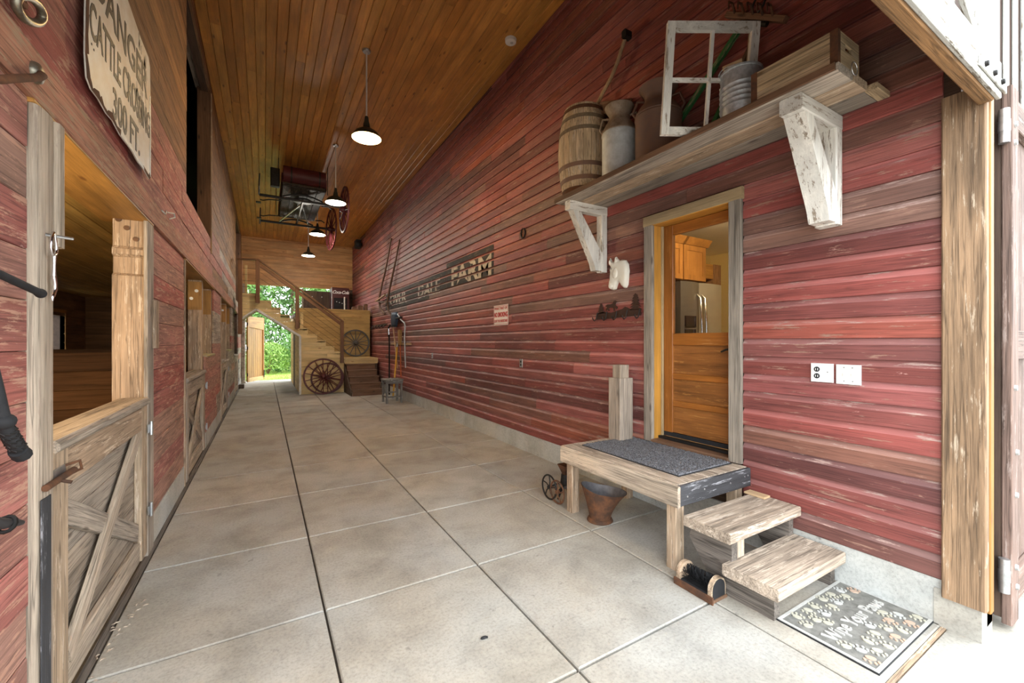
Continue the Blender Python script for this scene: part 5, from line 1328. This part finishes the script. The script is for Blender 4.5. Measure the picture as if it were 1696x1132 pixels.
# ------------------------------------------------------------------ things on the left wall
sg = thing('cattle_sign', 'rusted white enamel sign reading DANGER CATTLE CROSSING 300 FT above the near stall', 'sign', (WL + .03, 3.26, 2.7))
ENW = simple('enamel_white', (.78, .77, .72), .45, col2=(.66, .60, .50), vscale=5); SX = WL + .034
ol = [(2.655, 3.62), (2.645, 3.30), (2.625, 3.06), (2.62, 2.86), (2.64, 2.76), (2.70, 2.735), (2.80, 2.74), (2.92, 2.725), (3.02, 2.735), (3.16, 2.715), (3.40, 2.722), (3.55, 2.705), (3.70, 2.712), (3.85, 2.698), (3.885, 2.72), (3.895, 3.0), (3.885, 3.3), (3.87, 3.50), (3.83, 3.545), (3.60, 3.55), (3.40, 3.575), (3.2, 3.60), (2.9, 3.62)]
MB().prism(ol, 'x', SX, SX + .006).build('plate', ENW, sg)
def rim(seed, fr, mat, t, idx):
    rg = random.Random(seed); m = MB(); c = Vector((3.26, 3.15))
    for i in idx:
        a, b = Vector(ol[i]), Vector(ol[(i + 1) % len(ol)])
        ia, ib = a + (c - a).normalized() * fr * rg.uniform(.6, 1.6), b + (c - b).normalized() * fr * rg.uniform(.6, 1.6)
        mid = (ia + ib) / 2 + (c - (ia + ib) / 2).normalized() * fr * rg.uniform(-.5, .9)
        m.prism([tuple(a), tuple(b), tuple(ib), tuple(mid), tuple(ia)], 'x', SX + .006, SX + t)
    return m
rim(1, .035, RUST, .0075, (0, 1, 2, 3, 4, 5, 6, 7, 8)).build('rust_edge', RUST, sg); rim(3, .035, RUST, .0075, (12, 13)).build('rust_edge', RUST, sg)
rim(2, .022, GALV, .0075, (9, 10, 11)).build('bare_metal_edge', GALV, sg); rim(5, .022, GALV, .0075, (14, 15)).build('bare_metal_edge', GALV, sg)
rim(6, .07, ENW, .0072, ()) if False else None
CHIP = simple('chipped_metal', (.52, .50, .46), .6, .3, col2=(.30, .27, .23), vscale=18)
m = MB(); rg = random.Random(4)
for k in range(26):
    y = 3.62 + rg.uniform(-.12, .14); z = 3.30 + rg.uniform(-.30, .22); pts = []
    for q in range(7): a = 2 * math.pi * q / 7; pts.append((y + math.cos(a) * rg.uniform(.008, .03), z + math.sin(a) * rg.uniform(.02, .07)))
    m.prism(pts, 'x', SX + .006, SX + .0068)
m.build('chipped_patch', CHIP, sg)
BLK = simple('sign_black', (.015, .015, .016), .5)
for body, size, y, z, sx in (('DANGER', .27, 3.24, 3.31, .98), ('CATTLE CROSSING', .24, 3.27, 3.06, .575), ('300 FT.', .23, 3.30, 2.83, .82)):
    text('lettering', body, size, (SX + .007, y, z), (0, 1, 0), (0, 0, 1), BLK, sg, .002, .004, sx)
for (y, z) in ((2.70, 2.95), (2.73, 2.94)): MB().cyl((SX + .006, y, z), (SX + .008, y, z), .006, 8).build('nail_hole', BLK, sg)
MB().box(WL + .001, WL + .034, 2.75, 2.79, 2.9, 3.3).box(WL + .001, WL + .034, 3.7, 3.74, 2.9, 3.3).build('spacer', 'oldbrown', sg)

dh = thing('iron_door_pull', 'curved iron rod ending in a round steel flange on the salmon header board', 'handle', (WL + .04, 2.1, 2.5))
AN = simple('aged_steel', (.34, .32, .26), .4, .8, col2=(.20, .17, .12), vscale=20)
MB().lathe([(0, .022), (.018, .024), (.034, .016), (.038, .006), (.038, 0)], (WL + .022, 2.185, 2.525), 20, 'x').build('flange', AN, dh, 50)
MB().tube([(WL + .035, 2.18, 2.525), (WL + .055, 2.15, 2.505), (WL + .075, 2.05, 2.45), (WL + .08, 1.93, 2.385), (WL + .08, 1.8, 2.31), (WL + .07, 1.66, 2.27), (WL + .03, 1.56, 2.27)], .0125, 10).build('rod', RUST, dh, 60)
MB().lathe([(0, .022), (.018, .024), (.034, .016), (.038, .006), (.038, 0)], (WL - .0, 1.555, 2.27), 20, 'x').build('flange', AN, dh, 50)
cl = thing('chain_link', 'heavy steel chain ring hanging at the upper left corner of the wall', 'ring', (WL + .06, 2.12, 2.68))
MB().tube([(WL + .05 + .008 * math.sin(t), 2.07 + .09 * math.cos(t), 2.685 + .038 * math.sin(t) + .03 * math.cos(t)) for t in [2 * math.pi * k / 24 for k in range(24)]], .014, 9, closed=True).build('ring', AN, cl, 60)
MB().tube([(WL, 1.98, 2.72), (WL + .05, 1.98, 2.67), (WL + .06, 2.0, 2.655), (WL + .05, 2.02, 2.68)], .011, 8).build('staple', RUST, cl, 60)
rd = thing('black_hook_bar', 'black rubber-coated hook bar reaching across the near red boards', 'hook', (WL + .06, 1.95, 1.72))
MB().tube([(WL, 1.66, 1.76), (WL + .07, 1.70, 1.755), (WL + .08, 1.80, 1.745), (WL + .08, 2.035, 1.718), (WL + .08, 2.05, 1.716)], [.012, .012, .012, .0125, .016], 10).sphere((WL + .08, 2.055, 1.715), .0165).build('bar', BLACKRUB, rd, 60)
MB().lathe([(0, .006), (.03, .006), (.032, 0)], (WL, 1.66, 1.76), 14, 'x').build('base_plate', IRON, rd, 50)
rp = thing('black_rope', 'thick black braided rope end hanging against the near red boards', 'rope', (WL + .06, 1.85, 1.2))
MB().tube([(WL + .07, 1.74, 1.55), (WL + .075, 1.785, 1.42), (WL + .08, 1.80, 1.35), (WL + .08, 1.825, 1.30), (WL + .08, 1.87, 1.25), (WL + .08, 1.915, 1.205)], .018, 10).build('cord', BLACKRUB, rp, 60)
MB().sphere((WL + .08, 1.815, 1.315), .03, 10, 8, (1, 1, .8)).build('knot', BLACKRUB, rp, 60)
MB().tube([(WL + .08, 1.90, 1.212), (WL + .08, 1.93, 1.19)], [.022, .024], 10).build('frayed_end', BLACKRUB, rp, 60)
m = MB(); rg = random.Random(9)
for k in range(60):
    t = k / 60; c = Vector((WL + .08, 1.825 + .09 * t, 1.30 - .095 * t)); a = t * 40
    m.tube([c + Vector((.017 * math.cos(a), .01 * math.sin(a), .014 * math.sin(a))), c + Vector((.019 * math.cos(a + .7), .012 * math.sin(a + .7) + .005, .016 * math.sin(a + .7) - .005))], .004, 5)
tag(m.build('braid', IRON, rp), kind='stuff')
MB().cyl((WL, 1.74, 1.56), (WL + .09, 1.74, 1.55), .008, 8).build('peg', IRON, rp)
kn = thing('strap_end', 'dark leather strap end knotted below the black rope', 'strap', (WL + .05, 1.9, .95))
MB().tube([(WL + .06, 1.70, 1.10), (WL + .06, 1.82, 1.03), (WL + .06, 1.87, 1.0), (WL + .06, 1.93, .98), (WL + .06, 1.985, .96)], [.008, .010, .017, .014, .008], 8).build('strap', simple('leather_dark', (.03, .028, .03), .45), kn, 60)
MB().tube([(WL + .06 + .02 * math.cos(t), 1.89 + .012 * math.sin(t), .99 + .02 * math.sin(t)) for t in [2 * math.pi * k / 12 for k in range(12)]], .006, 6, closed=True).build('keeper_loop', IRON, kn, 60)
MB().cyl((WL, 1.70, 1.11), (WL + .07, 1.70, 1.10), .007, 8).build('peg', IRON, kn)
sn2 = thing('snap_hook', 'chrome snap hook hanging from a nail on the pale post', 'hook', (WL + .04, 2.26, 1.73))
xq = WL + .048
MB().cyl((WL + .02, 2.262, 1.955), (xq + .04, 2.31, 1.956), .006, 8).build('nail', STEEL, sn2)
MB().tube([(xq, 2.262, 1.965), (xq, 2.245, 1.94), (xq, 2.238, 1.905), (xq, 2.25, 1.88), (xq, 2.268, 1.877), (xq, 2.285, 1.89), (xq, 2.288, 1.91), (xq, 2.278, 1.945)], .0055, 7, closed=True).build('eye', CHROME, sn2, 60)
MB().tube([(xq, 2.268, 1.88), (xq, 2.267, 1.84), (xq, 2.264, 1.79)], [.008, .006, .008], 8).build('swivel', CHROME, sn2, 60)
MB().tube([(xq, 2.262, 1.80), (xq, 2.272, 1.775), (xq, 2.275, 1.75), (xq, 2.262, 1.73), (xq, 2.25, 1.715), (xq, 2.252, 1.705)], [.009, .0085, .008, .0075, .006, .004], 8).build('hook', CHROME, sn2, 60)
wh = thing('wire_hook', 'small white bent wire hook on the red header boards', 'hook', (WL + .02, 4.56, 2.62))
MB().tube([(WL + .024, 4.36, 2.612), (WL + .04, 4.42, 2.60), (WL + .03, 4.50, 2.645)], .006, 6).tube([(WL + .024, 4.60, 2.66), (WL + .05, 4.72, 2.685), (WL + .05, 4.76, 2.66), (WL + .03, 4.66, 2.62)], .006, 6).build('wire', WHITEPL, wh, 60)

# wood shavings along the near half door
for k in range(26):
    rgk = random.Random(k); x = WL + .03 + abs(rgk.gauss(0, .05)); y = rgk.uniform(2.5, 3.3)
    a = rgk.uniform(0, 3.1); l_ = rgk.uniform(.008, .02); w_ = .004
    ca, sa = math.cos(a), math.sin(a)
    c = MB().add([(x + ca * l_ - sa * w_, y + sa * l_ + ca * w_, .001), (x + ca * l_ + sa * w_, y + sa * l_ - ca * w_, .001), (x - ca * l_ + sa * w_, y - sa * l_ - ca * w_, .001), (x - ca * l_ - sa * w_, y - sa * l_ + ca * w_, .001), (x, y, .007)],
                 [(0, 1, 4), (1, 2, 4), (2, 3, 4), (3, 0, 4), (3, 2, 1, 0)]).build('wood_shaving', 'paleweather')
    tag(c, 'pale wood shaving on the floor along the nearest half door', 'wood shaving', 'wood shavings by the near half door')
ds = thing('dropping', 'small black dropping on the floor slab in the middle', 'dropping', (1.35, 2.2, 0))
MB().sphere((.985, 1.95, .006), .012, 8, 6, (1.6, .8, .55)).sphere((1.0, 1.945, .006), .007, 8, 6, (1, 1, .8)).build('pellet', BLACKRUB, ds, 60)
ds.location = (.985, 1.95, 0); ds.children[0].location = (0, 0, .006)

# ------------------------------------------------------------------ outdoors beyond the far doorway
lawn = struct(MB().box(-22, 22, YE + 1.2, 60, -.2, -.03).build('ground_lawn', simple('lawn_green', (.34, .48, .09), .95, var=.3, vscale=3)))
m = MB(); rg = random.Random(21)
for k in range(9000):
    x = rg.uniform(-3, 4); y = YE + 1.2 + rg.random() ** 1.5 * 6; h = rg.uniform(.03, .07); a = rg.uniform(0, 3.14)
    dx_, dy_ = .006 * math.cos(a), .006 * math.sin(a); m.add([(x - dx_, y - dy_, -.03), (x + dx_, y + dy_, -.03), (x + rg.uniform(-.02, .02), y + rg.uniform(-.02, .02), h - .03)], [(0, 1, 2)])
tag(m.build('grass', simple('grass_blade', (.36, .52, .09), .8, var=.3)), 'short sunlit lawn grass beyond the far doorway', 'grass', kind='stuff')
LEAF = [simple('needles_dark', (.05, .115, .03), .7, col2=(.10, .20, .05), vscale=2.5), simple('needles_mid', (.10, .22, .055), .7, col2=(.16, .30, .08), vscale=2.5), simple('leaf_light', (.20, .34, .08), .7, col2=(.30, .44, .12), vscale=2.5)]
def conifer(x, y, h, r, mat, label, seed, droop=.35):
    t = thing('evergreen_tree', label, 'tree', (x, y, -.05)); rg = random.Random(seed)
    MB().cyl((x, y, -.05), (x, y, h * .95), .16, 8, .02).build('trunk', 'oldbrown', t, 50)
    m = MB()
    for i in range(330):
        z = .2 + (h - .4) * (i / 330) ** 1.1; a = rg.uniform(0, 2 * math.pi); ln = r * (1 - (z / h)) ** .8 * rg.uniform(.7, 1.1) + .15
        for j in range(26):
            f = (j + rg.random()) / 26; px = x + math.cos(a) * ln * f; py = y + math.sin(a) * ln * f; pz = z - droop * ln * f * f + rg.uniform(-.06, .06)
            s_ = rg.uniform(.09, .20); u = Vector((rg.uniform(-1, 1), rg.uniform(-1, 1), rg.uniform(-1.2, .2))).normalized() * s_; w = Vector((rg.uniform(-1, 1), rg.uniform(-1, 1), rg.uniform(-.4, .4))).normalized() * s_ * .45
            c = Vector((px, py, pz)); m.add([c - w, c + w, c + u * 1.6], [(0, 1, 2)])
    m.build('foliage', mat, t)
def bush(x, y, h, r, mat, label, seed):
    t = thing('round_bush', label, 'bush', (x, y, -.05)); rg = random.Random(seed)
    for k in range(5):
        a = k * 1.3; MB().cyl((x, y, -.05), (x + .4 * r * math.cos(a), y + .4 * r * math.sin(a), h * .6), .03, 5, .01).build('stem', 'oldbrown', t)
    m = MB()
    for i in range(3600):
        a = rg.uniform(0, 6.283); el = math.acos(rg.uniform(-.5, 1)); q = rg.uniform(.75, 1.05)
        c = Vector((x + r * q * math.sin(el) * math.cos(a), y + r * q * math.sin(el) * math.sin(a), max(.02, h * .42 + h * .58 * q * math.cos(el))))
        s_ = rg.uniform(.05, .11); u = Vector((rg.uniform(-1, 1), rg.uniform(-1, 1), rg.uniform(-1, 1))).normalized() * s_; w = Vector((rg.uniform(-1, 1), rg.uniform(-1, 1), rg.uniform(-1, 1))).normalized() * s_ * .6
        m.add([c - w, c + w, c + u], [(0, 1, 2)])
    m.build('foliage', mat, t)
conifer(-.6, 26.5, 10.5, 3.0, LEAF[1], 'drooping evergreen seen just right of the open amber door', 31)
conifer(1.5, 29.0, 13, 3.6, LEAF[0], 'dark tall evergreen behind the other two evergreens', 32)
conifer(2.9, 26.5, 10.5, 2.8, LEAF[1], 'evergreen seen over the lower stair treads', 33)
conifer(-.2, 33.0, 16, 5.0, LEAF[0], 'very tall evergreen far behind the lawn, left of the tallest one', 35)
conifer(4.6, 33.5, 17, 5.0, LEAF[0], 'tallest evergreen far behind the lawn', 36)
conifer(-3.6, 28.5, 12, 3.2, LEAF[0], 'evergreen mostly hidden behind the open amber door', 34)
bush(.15, 23.6, 1.5, .95, LEAF[2], 'pale green round bush at the edge of the lawn', 41)
bush(1.5, 24.2, 1.9, 1.1, LEAF[1], 'mid green bush half hidden by the passage wall', 42)
bush(-2.2, 24.6, 1.7, 1.2, LEAF[2], 'bush behind the open amber door', 43)
